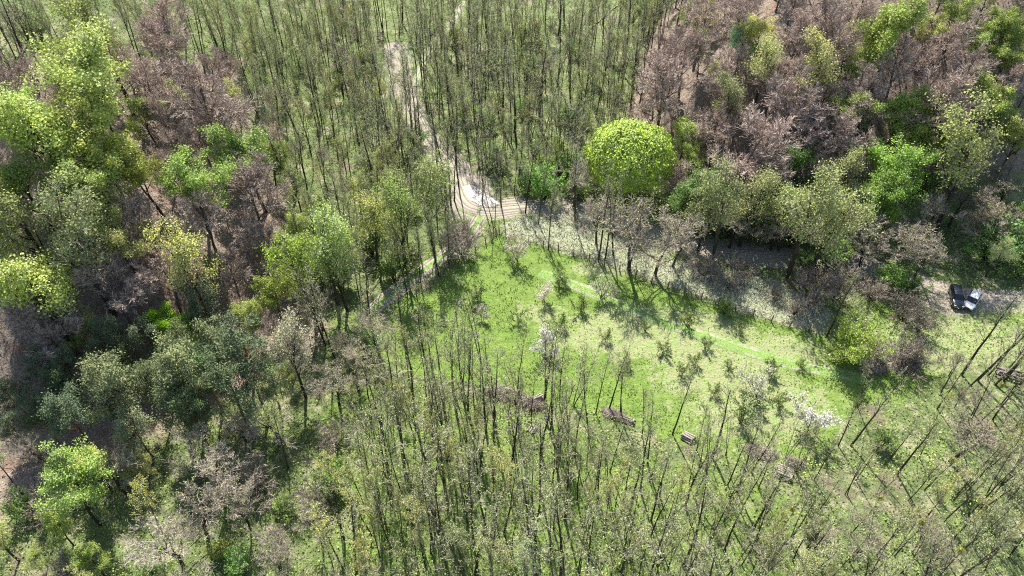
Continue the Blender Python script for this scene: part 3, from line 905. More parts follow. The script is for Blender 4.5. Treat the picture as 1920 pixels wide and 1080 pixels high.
# the wide pale opening on the upper road
ok &= ~((np.abs(bx - 742) < 34) & (by > 70) & (by < 200))
ok &= np.hypot(mx_ - 1190, my_ - 285) > 82
for qx, qy in ((bx, by), (mx_, my_), (tx, ty)):
    ok &= np.hypot((qx - 1808) / 1.3, qy - 550) > 42
CARP = at(1805, 565)
sxy = np.array([math.sin(R(SUN_AZ)), math.cos(R(SUN_AZ))])
ok &= np.abs(polydist([(CARP[0] - sxy[0] * 2, CARP[1] - sxy[1] * 2), (CARP[0] + sxy[0] * 11, CARP[1] + sxy[1] * 14)], cx_, cy_)) > 6.5
for t_ in (2, 4, 6):
    ok &= ~(inpoly(MEADOW, cx_ - sxy[0] * t_, cy_ - sxy[1] * t_) & (bx > 1290))
BEND = [(830, 305), (862, 290), (900, 335), (960, 365), (1010, 385), (1000, 400), (900, 425), (850, 405)]
for qx, qy in ((bx, by), (mx_, my_), (tx, ty)):
    ok &= ~inpoly(BEND, qx, qy)
ok &= ~inpoly([(880, 440), (1120, 492), (1160, 440), (1120, 395), (940, 400)], mx_, my_)
ok &= ~((np.abs(polydist(PATH_PX, mx_, my_)) < 20) | (np.abs(polydist(PATH_PX, tx, ty)) < 10))
zi = np.full(NC, -1)
for k, z in enumerate(ZONES):
    m_ = (zi < 0) & inpoly(z[1], mx_, my_)
    zi[m_] = k
for i in np.nonzero(ok & (zi >= 0))[0]:
    _, _, sp, mixk = ZONES[zi[i]]
    u = rng.uniform(); acc = 0
    for (kd, wt, sc_, cols) in mixk:
        acc += wt
        if u <= acc:
            break
    r = sp * (.8 if kd in ('slender_tree', 'forked_tree', 'budding_tree', 'bare_thicket') else 1.0)
    if kd == 'olive_tree' and ZONES[zi[i]][0] == 'lefthill' and rng.uniform() < .4:
        kd = 'bare_beech'
    if kd in ('bare_beech', 'leafy_tree', 'pine_tree', 'grey_tree', 'olive_tree'):
        # a big crown must not hang over the meadow or the road
        dd = min(abs(float(polydist(ROADs, cx_[i], cy_[i]))), 99)
        if dd < 4:
            continue
    r *= .72 + .62 * float(vnoise(np.array(cx_[i] / 7), np.array(cy_[i] / 7), 77))
    if not free(cx_[i], cy_[i], r):
        continue
    cadd(cx_[i], cy_[i], r)
    edge = abs(float(polydist(CLEAR + [CLEAR[0]], cx_[i], cy_[i])))
    if ZONES[zi[i]][0] in ('bottom', 'rightlow', 'bottomleft') and edge < 16:
        if rng.uniform() < (.55 if bx[i] > 1080 else .32) - edge * .035:
            continue
        if kd != 'slender_tree' and edge < 9:
            kd = 'slender_tree' if rng.uniform() < .6 else 'forked_tree'
        sc_ *= (.8 if bx[i] > 1080 else .95) + .05 * edge / 16
    col = cols[rng.integers(0, len(cols))] if cols else None
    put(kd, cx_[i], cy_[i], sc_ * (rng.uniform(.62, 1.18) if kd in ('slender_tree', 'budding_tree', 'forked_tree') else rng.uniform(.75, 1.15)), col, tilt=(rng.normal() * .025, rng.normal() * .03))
# understorey shrubs
for i in rng.permutation(np.nonzero(ok & (zi >= 0))[0]):
    zn = ZONES[zi[i]][0]
    if zn in ('lefthill', 'righthill', 'pines') and rng.uniform() > .06:
        continue
    if sum(1 for p in PLACED if p['kind'] == 'green_shrub') >= 230:
        break
    if rng.uniform() > .12 or not free(cx_[i], cy_[i], 1.6):
        continue
    cadd(cx_[i], cy_[i], 1.6)
    put('green_shrub', cx_[i], cy_[i], rng.uniform(.6, 1.25), [GREEN, (.2, .34, .08), (.28, .38, .13), LIME2][rng.integers(0, 4)])

# ------------------------------------------------------------------ place, name and describe
LAND = [('the white car', 1820, 565), ('the muddy road bend', 850, 350), ('the white puddle', 908, 372), ('the fence corner', 935, 445), ('the round lime dome tree', 1190, 272),
        ('the yellow-green shrub', 1585, 650), ('the striped log pile', 1470, 885), ('the long brushwood heap', 985, 745), ('the pale upper road', 745, 130),
        ('the fallen bleached tree', 115, 597), ('the pine grove', 330, 690), ('the upper-left lime tree', 120, 112), ('the large domed bare tree', 362, 145),
        ('the dense purple round crown', 460, 345), ('the two-rut path', 790, 515), ('the mint-green tree', 1396, 62), ('the shaded part of the road', 1400, 475),
        ('the dark ditch', 1090, 65), ('the pale meadow', 1300, 510), ('the lower-left lime tree', 125, 905), ('the reddish tangled tree', 390, 890),
        ('the bottom left corner', 0, 1080), ('the bottom right corner', 1920, 1080), ('the top left corner', 0, 0), ('the top right corner', 1920, 0),
        ('the middle of the bottom edge', 960, 1080), ('the bottom edge, left part', 600, 1080), ('the right part of the bottom edge', 1400, 1080),
        ('the middle of the top edge', 960, 0), ('the left part of the top edge', 500, 0), ('the right part of the top edge', 1650, 0),
        ('the white meadow edge', 1480, 600), ('the grey planks at the right', 1885, 700), ('the largest blossoming tree', 1021, 640),
        ('the young-leaf pair', 600, 450), ('the widest bare crown', 1395, 262), ('the leafy right edge', 1880, 210),
        ('the whitish corner tree', 1518, 785), ('the small pale stone heap', 1290, 822)]
ORD = ['leftmost', 'second from left', 'third from left', 'fourth from left', 'fifth from left', 'sixth from left', 'seventh from left', 'eighth from left',
       'ninth from left', 'tenth from left', 'eleventh from left', 'twelfth from left']
DIRS = ['right of', 'above and right of', 'above', 'above and left of', 'left of', 'below and left of', 'below', 'below and right of']
groups = {}
for p in PLACED:
    pr = PROTO[p['kind']][p['k']]
    z = float(height(p['x'], p['y'])); p['z'] = z
    px, py = project(p['x'], p['y'], z + pr['cz'] * p['s'] * p['sz'])
    p['px'], p['py'] = float(px), float(py)
    if p['label']:
        continue
    d = [math.hypot((lx - px), (ly - py)) for _, lx, ly in LAND]
    k = int(np.argmin(d))
    far = d[k]
    a = math.degrees(math.atan2(-(py - LAND[k][2]), px - LAND[k][1])) % 360
    dr = DIRS[int(((a + 22.5) % 360) // 45)]
    ring = 'close' if far < 55 else ('' if far < 120 else 'well')
    tone = ''
    if p['kind'] in ('leafy_tree', 'olive_tree', 'green_shrub', 'pine_tree') and p['color']:
        c_ = p['color']
        tone = 'dark' if sum(c_) < .5 else ('pale' if c_[2] > .12 else 'bright')
    p['key'] = (p['kind'], tone, k, dr, ring)
    groups.setdefault(p['key'], []).append(p)
for key, g in groups.items():
    kind, tone, k, dr, ring = key
    g.sort(key=lambda p: p['px'])
    where = (ring + ' ' + dr + ' ' + LAND[k][0]).strip()
    one, many = LOOK[kind]
    one = one.replace('dark blue-green pine', 'blue-green pine') if tone == 'dark' else one
    if tone:
        one = tone + ' ' + one; many = tone + ' ' + many
    if len(g) == 1:
        g[0]['label'] = one + ' ' + where
    else:
        for i, p in enumerate(g):
            p['label'] = (ORD[i] if i < len(ORD) else 'one far right') + ' of the ' + many + ' ' + where
for p in PLACED:
    ws = p['label'].split()
    if len(ws) > 16:
        p['label'] = ' '.join(w_ for w_ in ws if w_ not in ('the', 'with', 'and')).replace('bare grey ', '').replace('full green', 'leafy')


def build_tree(p):
    kind = p['kind']; pr = PROTO[kind][p['k']]
    cat, grp = KIND[kind]
    nm = {'olive_tree': 'young_leaf_tree', 'dome_tree': 'dome_shaped_tree', 'leafy_tree': 'green_tree', 'bare_beech': 'bare_beech_tree', 'grey_tree': 'spreading_bare_tree',
          'willow_shrub': 'round_shrub'}.get(kind, kind)
    o = thing(nm, (p['x'], p['y'], p['z']), p['label'], cat, grp)
    o.rotation_euler = (p['tilt'][0], p['tilt'][1], p['rz'])
    # tilt is given in world axes: apply after spin
    M = Matrix.Rotation(p['tilt'][1], 4, 'Y') @ Matrix.Rotation(p['tilt'][0], 4, 'X') @ Matrix.Rotation(p['rz'], 4, 'Z')
    o.rotation_euler = M.to_euler()
    v = random.uniform(.93, 1.07)
    o.scale = (p['s'] * v, p['s'] / v, p['s'] * p['sz'])
    bush = kind in ('green_shrub', 'bare_thicket', 'willow_shrub')
    t = link('stems' if bush else 'trunk', pr['trunk'], o)
    c_ = link('foliage' if kind in ('green_shrub', 'willow_shrub') else ('twigs' if kind == 'bare_thicket' else 'crown'), pr['crown'], o)
    col = p['color'] or (BUD if kind != 'pine_tree' else PINE)
    j = random.uniform(.82, 1.18)
    c_.color = (col[0] * j * random.uniform(.93, 1.07), col[1] * j, col[2] * j * random.uniform(.85, 1.15), 1)
    return o


from collections import Counter
print('PLACED', len(PLACED), Counter(p['kind'] for p in PLACED))
for p in PLACED:
    build_tree(p)

# ------------------------------------------------------------------ ground
def axis(lo, hi, a, b_, step):
    core = np.arange(a, b_ + step / 2, step)
    out = [core]
    g = step; v = b_; e = []
    while v < hi:
        g *= 1.25; v += g; e.append(v)
    g = step; v = a; s_ = []
    while v > lo:
        g *= 1.25; v -= g; s_.append(v)
    return np.concatenate([np.array(s_[::-1]), core, np.array(e)])


gx = axis(-1500, 1500, -150, 150, 1.0); gy = axis(-1200, 2500, 15, 270, 1.0)
GX, GY = np.meshgrid(gx, gy)
GZ = height(GX, GY)
nx, ny = len(gx), len(gy)
ii = (np.arange(ny - 1)[:, None] * nx + np.arange(nx - 1)[None]).ravel()
F = np.stack([ii, ii + 1, ii + nx + 1, ii + nx], 1)
x_, y_ = GX.ravel(), GY.ravel()
px_, py_ = project(x_, y_, GZ.ravel())


def blob(cx, cy, rx, ry):
    wx, wy = at(cx, cy)
    return np.clip(1.15 - np.hypot((x_ - wx) / rx, (y_ - wy) / ry) * .65, 0, 1)


LOWER = W([(560, 560), (760, 560), (760, 690), (1000, 740), (1300, 825), (1500, 865), (1600, 760), (1640, 700), (1560, 900), (1540, 1180), (560, 1180)])
a_clear = np.maximum.reduce([polymask(CLEAR, x_, y_, .6), polymask(OPEN, x_, y_, 3) * .9, polymask(LOWER, x_, y_, 5) * .52])
a_pale = np.maximum(polymask(MEADOW, x_, y_, 2.2) * .9, blob(748, 135, 2.6, 13) * .9)
a_lit = np.maximum(polymask(LITTER_L, x_, y_, 5), polymask(LITTER_R, x_, y_, 4))
a_dry = np.maximum.reduce([blob(1230, 625, 14, 5), blob(1170, 600, 5, 3), blob(1330, 690, 9, 6) * .85, blob(1450, 660, 10, 4) * .8, blob(1120, 505, 5, 1.6), blob(1420, 760, 12, 8) * .75, blob(1010, 590, 6, 4) * .62, blob(1800, 640, 12, 8) * .8])
a_mud = np.clip(1.2 - np.abs(polydist(ROADs, x_, y_)) / 3.4, 0, 1)
a_mud = np.maximum.reduce([a_mud, blob(878, 365, 4.2, 6.5), blob(1720, 540, 6, 2), blob(1790, 565, 5, 3), blob(1690, 680, 3, 2.5) * .8])
struct('ground', mesh('ground', np.stack([x_, y_, GZ.ravel()], 1), F, [M_GROUND], None,
                      dict(clear=a_clear, pale=a_pale, litter=a_lit, dry=a_dry, mud=a_mud), True))


def strip(name, line, prof, lift, seglen=.5, wvar=.0):
    """prof: list of (offset, dz, green, wet)"""
    P_ = np.array(line); d = np.r_[0, np.cumsum(np.hypot(*np.diff(P_, axis=0).T))]
    s = np.arange(0, d[-1], seglen)
    X = np.interp(s, d, P_[:, 0]); Y = np.interp(s, d, P_[:, 1])
    k = 5
    X = np.convolve(np.pad(X, k, 'edge'), np.ones(2 * k + 1) / (2 * k + 1), 'valid'); Y = np.convolve(np.pad(Y, k, 'edge'), np.ones(2 * k + 1) / (2 * k + 1), 'valid')
    tx_ = np.gradient(X); ty_ = np.gradient(Y); l_ = np.hypot(tx_, ty_); nx_, ny_ = ty_ / l_, -tx_ / l_
    wv = 1 + wvar * (fbm(s / 6, s * 0, 9) - .5) * 2
    off = np.array([p_[0] for p_ in prof]); dz = np.array([p_[1] for p_ in prof]); gr_ = np.array([p_[2] for p_ in prof]); we = np.array([p_[3] for p_ in prof])
    wig = (fbm(s / 5, s * 0 + 3, 21) - .5) * (.15 if name == 'field_track' else .5)
    fade = (.3 + .7 * np.clip(s / 42, 0, 1)) * (1 - .4 * np.clip((X - 2) / 8, 0, 1)) if name == 'dirt_road' else np.ones(len(s))
    O_ = off[None] * (wv * fade)[:, None] + wig[:, None]
    O_ = O_ + (fbm(s / 2.2, s * 0 + 7, 31) - .5)[:, None] * .5 * (np.abs(off) > np.abs(off).max() * .75)[None] * np.sign(off)[None]
    VX = X[:, None] + nx_[:, None] * O_; VY = Y[:, None] + ny_[:, None] * O_
    VZ = height(VX, VY) + lift + dz[None] * (.7 + .6 * vnoise(VX * .8, VY * .8, 5))
    k2 = len(prof); i_ = (np.arange(len(s) - 1)[:, None] * k2 + np.arange(k2 - 1)[None]).ravel()
    F_ = np.stack([i_, i_ + k2, i_ + k2 + 1, i_ + 1], 1)
    return struct(name, mesh(name, np.stack([VX.ravel(), VY.ravel(), VZ.ravel()], 1), F_, [M_ROAD], None,
                             dict(green=(np.tile(gr_, (len(s), 1)) + (fbm(VX / 1.6, VY / 1.6, 71) - .5) * (.35 if name == 'field_track' else .9)).ravel(), wet=np.tile(we, len(s))), True))


def rutprofile(half, ruts, depth=.14, greenmid=.3, edge=.5, rw=.75):
    pr = []
    for o_ in np.arange(-half, half + .01, .14):
        dmin = min(abs(o_ - r_) for r_ in ruts)
        g_ = max(0, 1 - dmin / .22)
        e_ = abs(o_) / half
        pr.append((o_, -depth * g_ + .05 - .45 * max(0, e_ - .72) ** 1.2 * 2, edge if e_ > .8 else (greenmid if dmin > .35 else 0), rw * g_ if dmin < .15 else 0))
    return pr


strip('dirt_road', ROADs, rutprofile(2.1, (-1.3, -.75, .25, .9, 1.45)), .10, wvar=.15)
strip('rutted_path', PATHs, rutprofile(1.35, (-.8, .8), .10, .85, .6), .08)
strip('side_track', SIDEs, rutprofile(1.0, (-.6, .6), .08, .6, .8), .09)
strip('stream_ditch', smooth(DITCH), [(o_, -.55 + .5 * (abs(o_) / 1.6) ** 2, .3 if abs(o_) > 1.2 else 0, 1 if abs(o_) < 1.2 else .4) for o_ in np.arange(-1.6, 1.61, .2)], .32, wvar=.5)
strip('field_track', CTRACKs, [(a_, b_, .52 if c_ == 0 else 1., d_) for a_, b_, c_, d_ in rutprofile(1.15, (-.75, .75), .10, 1.0, 1.0, .35)], .06)
# extra wheel ruts curving round the bend
for k, (sh, nm) in enumerate([(-2.9, 'wheel_rut'), (-2.2, 'wheel_rut')]):
    seg = ROADs[5 * 8:11 * 8]
    P_ = np.array(seg); t_ = np.gradient(P_, axis=0); t_ /= np.hypot(*t_.T)[:, None]
    strip(nm, [tuple(v) for v in P_ + np.stack([t_[:, 1], -t_[:, 0]], 1) * sh], rutprofile(.42, (0,), .12, 0, .1), .07)

# pale wet puddle on the inside of the bend
m, n, b = newmat('muddy_water')
tc = n.nodes.new('ShaderNodeTexCoord'); P = tc.outputs['Object']
c = mix(n, ramp(n, noise(n, P, 1.2, 6, .7), .35, .65), (.48, .45, .41), (.28, .245, .21))
n.links.new(c, b.inputs['Base Color']); b.inputs['Roughness'].default_value = .28
b.inputs['Specular IOR Level'].default_value = .6
bp = n.nodes.new('ShaderNodeBump'); bp.inputs['Distance'].default_value = .12
n.links.new(noise(n, P, 5, 4, .7), bp.inputs['Height']); n.links.new(bp.outputs[0], b.inputs['Normal'])
PUD = smooth(W([(868, 352), (880, 345), (898, 356), (918, 370), (938, 384), (920, 389), (902, 386), (885, 378), (872, 366), (868, 352)]), 6)
cx0, cy0 = np.mean(PUD, 0)
V = [(cx0, cy0, float(height(cx0, cy0)) + .13)]; Fp = []
ring = []
for i, (a, b_) in enumerate(PUD[:-1]):
    f = 1 + .18 * (float(vnoise(np.array(i * .7), np.array(2.), 4)) - .5)
    x0, y0 = cx0 + (a - cx0) * f, cy0 + (b_ - cy0) * f
    V.append((x0, y0, float(height(x0, y0)) + .12))
nP = len(V) - 1
Fp = [(0, 1 + i, 1 + (i + 1) % nP) for i in range(nP)]
struct('puddle', mesh('puddle', V, Fp, [m]))

# ------------------------------------------------------------------ ground cover (uncountable)
def scatter(nc, inside, seed):
    g = np.random.default_rng(seed)
    # more points per square metre close to the camera
    x = g.uniform(-120, 125, nc); y = 30 + 190 * g.uniform(0, 1, nc) ** 1.15
    z = height(x, y); px, py = project(x, y, z)
    k = (px > -40) & (px < 1960) & (py > -30) & (py < 1110)
    x, y, z, px, py = x[k], y[k], z[k], px[k], py[k]
    k = inside(x, y, px, py, g)
    return x[k], y[k], z[k]


def onroad(x, y, d=1.6):
    m_ = np.abs(polydist(ROADs, x, y)) < d + .4
    for l_ in (PATHs, SIDEs):
        m_ |= np.abs(polydist(l_, x, y)) < d * .8
    m_ |= (blob_at(x, y, 878, 365, 4.2, 6.5) > .45) | (blob_at(x, y, 742, 130, 3.5, 13) > .5)
    return m_


def blob_at(x, y, cx, cy, rx, ry):
    wx, wy = at(cx, cy)
    return np.clip(1.15 - np.hypot((x - wx) / rx, (y - wy) / ry) * .65, 0, 1)


def cover(name, label, col, x, y, z, size, hmax, up=.6, mat=None, aspect=1.):
    G = Geo()
    pos = np.stack([x, y, z + rng.uniform(.03, 1, len(x)) ** 1.6 * hmax], 1)
    G.cards(pos, size, mi=0, up=up, aspect=aspect, val=fbm(x / 3, y / 3, 33))
    o = link(name, G.build(name, [mat or M_LEAF]))
    o['kind'] = 'stuff'; o['label'] = label; o['category'] = 'ground cover'
    o.color = (*col, 1)
    return o


def in_under(x, y, px, py, g):
    lit = inpoly(LITTER_L, x, y) | inpoly(LITTER_R, x, y)
    f = fbm(x / 5, y / 5, 40)
    return ~inpoly(CLEAR, x, y) & ~inpoly(MEADOW, x, y) & ~onroad(x, y) & (f + g.uniform(-.12, .12, len(x)) > np.where(lit, .66, .44))


def in_brush(x, y, px, py, g):
    lit = inpoly(LITTER_L, x, y) | inpoly(LITTER_R, x, y)
    f = fbm(x / 3.5, y / 3.5, 60)
    return ~inpoly(CLEAR, x, y) & ~inpoly(MEADOW, x, y) & ~inpoly(OPEN, x, y) & ~onroad(x, y) & (f + g.uniform(-.1, .1, len(x)) > np.where(lit, .7, .45))


x, y, z = scatter(230000, in_under, 1)
cover('undergrowth', 'low green undergrowth between the trees', (.30, .40, .10), x, y, z, .27, .8)
x, y, z = scatter(420000, in_brush, 2)
cover('budding_brush', 'pale green budding brush under the thin trees', (.42, .50, .18), x, y, z, .18, 2.0, .2)


def in_clear(x, y, px, py, g):
    return (inpoly(CLEAR, x, y) | inpoly(OPEN, x, y)) & ~((np.abs(polydist(CTRACKs, x, y)) > .35) & (np.abs(polydist(CTRACKs, x, y)) < 1.1))


def blades(name, label, col, x, y, z, h, wd):
    G = Geo(); n_ = len(x)
    a = rng.uniform(0, 6.283, n_); hh = h * rng.uniform(.4, 1.3, n_); ln = rng.normal(size=(n_, 2)) * h * .5
    p = np.stack([x, y, z - .03], 1); t = np.stack([np.cos(a), np.sin(a), a * 0], 1) * wd
    top = p + np.stack([ln[:, 0], ln[:, 1], hh], 1)
    V_ = np.stack([p - t, p + t, top + t * .5, top - t * .5], 1)
    v = np.clip(fbm(x / 2, y / 2, 50) * 1.2 - .1 + rng.uniform(-.25, .25, n_), 0, 1)
    G.add(V_.reshape(-1, 3), np.arange(n_ * 4).reshape(-1, 4), 0, np.repeat(v, 4))
    o = link(name, G.build(name, [M_LEAF])); o['kind'] = 'stuff'; o['label'] = label; o['category'] = 'grass'
    o.color = (*col, 1)
    return o


x, y, z = scatter(520000, lambda x, y, px, py, g: in_clear(x, y, px, py, g) & (np.maximum.reduce([blob_at(x, y, 1230, 625, 14, 5), blob_at(x, y, 1330, 690, 9, 6) * .85, blob_at(x, y, 1450, 660, 10, 4) * .8, blob_at(x, y, 1420, 760, 12, 8) * .75, blob_at(x, y, 1120, 505, 5, 1.6)]) + g.uniform(-.3, .3, len(x)) < .62) & (fbm(x / 1.3, y / 1.3, 88) + g.uniform(-.12, .12, len(x)) > .47), 3)
dm = np.interp(np.zeros(1), [0, 1], [0, 1])
blades('grass', 'bright green grass tufts in the clearing', (.165, .285, .045), x, y, z, .22, .07)
x, y, z = scatter(420000, lambda x, y, px, py, g: inpoly(MEADOW, x, y) & ~onroad(x, y, 1.), 4)
blades('dry_grass', 'pale whitish grass between the fence and the road', (.56, .56, .44), x, y, z, .6, .07)
x, y, z = scatter(60000, lambda x, y, px, py, g: (inpoly(LITTER_L, x, y) | inpoly(LITTER_R, x, y)) & (g.uniform(0, 1, len(x)) < .8), 5)
cover('leaf_litter', 'brown leaf litter on the slopes', (.33, .24, .175), x, y, z, .32, .18, .5)
# sticks lying on the floor of the wood
x, y, z = scatter(60000, lambda x, y, px, py, g: ~inpoly(CLEAR, x, y) & ~onroad(x, y), 6)
G = Geo(); n_ = len(x)
p0 = np.stack([x, y, z + .1], 1); dr = nrm(rng.normal(size=(n_, 3)) * [1, 1, .25])
G.tubes(*grow(p0, dr, rng.uniform(.5, 2.2, n_), rng.uniform(.015, .04, n_), 2, 0, .15), 1)
o = link('fallen_sticks', G.build('fallen_sticks', [M_GTWIG])); o['kind'] = 'stuff'; o['label'] = 'grey sticks lying on the wood floor'; o['category'] = 'sticks'

# ------------------------------------------------------------------ fence
M_POST = simple('weathered_post', (.16, .13, .10)); M_WIRE = simple('rusty_wire', (.12, .09, .07))


def fence(name, pxs, label):
    line = W(pxs); P_ = np.array(line); d = np.r_[0, np.cumsum(np.hypot(*np.diff(P_, axis=0).T))]
    s = np.arange(0, d[-1], 2.6)
    X = np.interp(s, d, P_[:, 0]); Y = np.interp(s, d, P_[:, 1]); Z = height(X, Y)
    r = thing(name, (X[0], Y[0], Z[0]), label, 'fence')
    off = np.array([X[0], Y[0], Z[0]])
    G = Geo(); G.tubes(np.array([[(0, 0, -.3), (0, 0, .7), (0.01, 0, 1.45)]]), np.array([[.1, .09, .075]]), 6)
    G.add([(-.04, -.04, 1.45), (.05, -.04, 1.45), (.05, .04, 1.45), (-.03, .04, 1.45)], [(0, 1, 2, 3)])
    pm = G.build('post', [M_POST])
    for x0, y0, z0 in zip(X, Y, Z):
        o_ = link('post', pm, r, (x0 - off[0], y0 - off[1], z0 - off[2])); o_.rotation_euler = (rng.normal() * .05, rng.normal() * .05, rng.uniform(0, 6))
    for hw in (.35, .7, 1.05, 1.35):
        pts = np.stack([X, Y, Z + hw], 1) - off
        q = np.array([pts[i] * (1 - t_) + pts[i + 1] * t_ - np.array([0, 0, .05 * 4 * t_ * (1 - t_)]) for i in range(len(pts) - 1) for t_ in (0, .5)] + [pts[-1]])
        G = Geo(); G.tubes(q[None], np.full((1, len(q)), .022), 3)
        link('wire', G.build('wire', [M_WIRE]), r)


fence('wire_fence', [(936, 438), (1020, 464), (1110, 490), (1200, 523), (1280, 551), (1400, 590), (1470, 610), (1545, 627)], 'long wire fence with thin posts between the clearing and the pale meadow')
fence('wire_fence', [(930, 441), (905, 462), (880, 482), (850, 502), (800, 545), (760, 565)], 'short wire fence along the two-rut path, left of the fence corner')

# ------------------------------------------------------------------ heaps, logs, stones, fallen tree
M_LOG = simple('cut_log', (.31, .275, .235), var=.3, scale=5); M_END = simple('log_end', (.5, .4, .28)); M_PLANK = simple('old_plank', (.21, .175, .155), scale=4)
M_STONE = simple('pale_stone', (.52, .50, .47), var=.3, scale=2, bump=.1); M_HEAP = barkmat('heap_twig', (.30, .25, .22))


def logpile(px, py, nlog, ln, rad_, rz, label, mat=None, rows=None, name='log_pile'):
    x, y = at(px, py); z = float(height(x, y))
    r = thing(name, (x, y, z), label, 'log pile', None, rz)
    G = Geo(); ths = 8
    G.tubes(np.array([[(-ln / 2, 0, 0), (0, 0, .015), (ln / 2, 0, 0)]]), np.array([[rad_, rad_ * .95, rad_ * .9]]), ths)
    for e in (-1, 1):
        th = np.arange(8) / 8 * 6.283
        V_ = np.stack([np.full(8, e * (ln / 2 - .002)), np.cos(th) * rad_ * .92, np.sin(th) * rad_ * .92], 1)
        G.add(V_, [(0, 1, 2, 3), (0, 3, 4, 7), (4, 5, 6, 7)], 1)
    lm = G.build('log', [mat or M_LOG, M_END], False)
    i = 0; row = 0; w_ = rows or int(math.sqrt(nlog * 2))
    while i < nlog:
        for k in range(w_ - row):
            if i >= nlog:
                break
            o_ = link('log', lm, r, (rng.normal() * .06, (k - (w_ - row - 1) / 2) * rad_ * 2.25, rad_ + row * rad_ * 1.85))
            o_.rotation_euler = (rng.uniform(0, 6), rng.normal() * .02, rng.normal() * .06); s_ = rng.uniform(.8, 1.15); o_.scale = (rng.uniform(.85, 1.1), s_, s_)
            i += 1
        row += 1
        if row >= w_:
            break


logpile(1470, 888, 17, 1.9, .13, R(-28), 'striped pile of pale cut logs at the lower edge of the clearing', rows=7)
logpile(1290, 822, 12, 1.6, .13, R(-35), 'weathered pale log stack on the clearing edge left of the striped pile', rows=5)
logpile(1008, 748, 8, 1.3, .12, R(30), 'little whitish log stack at the right end of the brushwood heap', rows=4)
logpile(998, 805, 6, 1.2, .12, R(60), 'tiny bright log stack hidden among the slender trees', rows=4)
logpile(1890, 704, 12, 3.2, .16, R(-25), 'dark stack of old planks and poles under the leaning trees at the right', M_PLANK, rows=6)
logpile(1178, 790, 8, 1.6, .12, R(-20), 'grey log stack between the brushwood heaps under the slender trees', M_PLANK, rows=4)


def heap(px, py, lx, ly, h, nst, rz, label):
    x, y = at(px, py); z = float(height(x, y))
    r = thing('brushwood_heap', (x, y, z), label, 'brushwood', 'brushwood heaps on the clearing edge', rz)
    u = nrm(rng.normal(size=(nst, 3))) * rng.uniform(.2, 1, (nst, 1)) ** .5
    p0 = np.stack([u[:, 0] * lx / 2, u[:, 1] * ly / 2, np.abs(u[:, 2]) * h], 1)
    D = nrm(rng.normal(size=(nst, 3)) * [1, .8, .3])
    Lh = rng.uniform(.5, 1.5, nst)
    k = nst // 8
    G = Geo(); G.tubes(*grow(p0[:k] - D[:k] * .5, D[:k], Lh[:k], np.full(k, .035), 3, 0, .12), 3)
    link('branches', G.build('branches', [M_HEAP]), r)
    G = Geo(); G.tubes(*grow(p0[k:] - D[k:] * .3, D[k:], Lh[k:], np.full(nst - k, .017), 3, -.02, .2), 1)
    link('twigs', G.build('twigs', [M_HEAP]), r)


heap(945, 740, 5.5, 2.2, .9, 2400, R(-10), 'long purplish brushwood heap under the slender trees below the clearing')
heap(990, 758, 4.5, 2.0, .8, 1500, R(-15), 'smaller brushwood heap just right of the long purplish one')
heap(1150, 778, 3.5, 1.6, .7, 1000, R(-25), 'low brushwood heap halfway along the lower clearing edge')
heap(1425, 850, 4.2, 1.8, .8, 1400, R(-15), 'purplish brushwood heap above the striped log pile')
heap(1490, 870, 2.2, 1.6, .7, 900, 0, 'small reddish brushwood heap right beside the striped log pile')
heap(1640, 690, 3.6, 2.6, 1.2, 1600, R(10), 'pale dead brush heap below the round yellow-green shrub')
heap(1700, 685, 4.2, 2.6, 1.3, 1800, R(15), 'pale brown brush heap further right below the round shrub')

# fallen bleached tree
x, y = at(135, 600); z = float(height(x, y))
r = thing('fallen_tree', (x, y, z + .5), 'fallen bleached grey tree lying on the brown slope above the pines', 'fallen tree')
G = Geo(); C2 = Geo()
pts, rad = grow(np.array([[2.5, -.3, .1]]), np.array([[-1, .12, .12]]), np.array([7.5]), np.array([.22]), 9, -.01, .05, .3)
G.tubes(pts, rad, 7)
b1 = kids(pts, rad, np.array([4.2]), 14, .25, 1, .3, .8, 1, .3, .6)
p1, r1 = grow(*b1[:3], b1[3], 6, -.03, .1); p1[..., 2] = np.maximum(p1[..., 2], -.3)
G.tubes(p1, np.maximum(r1, .05), 4)
b2 = kids(p1, r1, b1[2], 7, .2, 1, .3, .7, .45, .3, .6)
p2, r2 = grow(*b2[:3], b2[3], 4, -.03, .12)
C2.tubes(p2, np.maximum(r2, .04), 3)
link('trunk', G.build('fallen_trunk', [M_DEAD], True), r); link('branches', C2.build('fallen_branches', [M_DEAD]), r)

# ------------------------------------------------------------------ cars
def paint(name, col, metal=0.):
    m, n, b = newmat(name)
    tc = n.nodes.new('ShaderNodeTexCoord')
    f = ramp(n, noise(n, tc.outputs['Object'], 2.2, 5), .35, .75)
    n.links.new(mix(n, f, col, tuple(c_ * .88 + .02 for c_ in col)), b.inputs['Base Color'])
    b.inputs['Roughness'].default_value = .32; b.inputs['Metallic'].default_value = metal; b.inputs['Coat Weight'].default_value = .6; b.inputs['Specular IOR Level'].default_value = .5
    return m


M_GLASS = simple('car_glass', (.018, .022, .028), .08, .1, spec=.6); M_TYRE = simple('tyre', (.03, .03, .03)); M_RIM = simple('rim', (.45, .45, .46), .35, .1, metal=.8)
M_LAMP = simple('lamp_glass', (.75, .76, .78), .15, .05, spec=.8); M_TAIL = simple('tail_lamp', (.4, .02, .02), .2, .1); M_TRIM = simple('black_trim', (.035, .035, .038), .6)


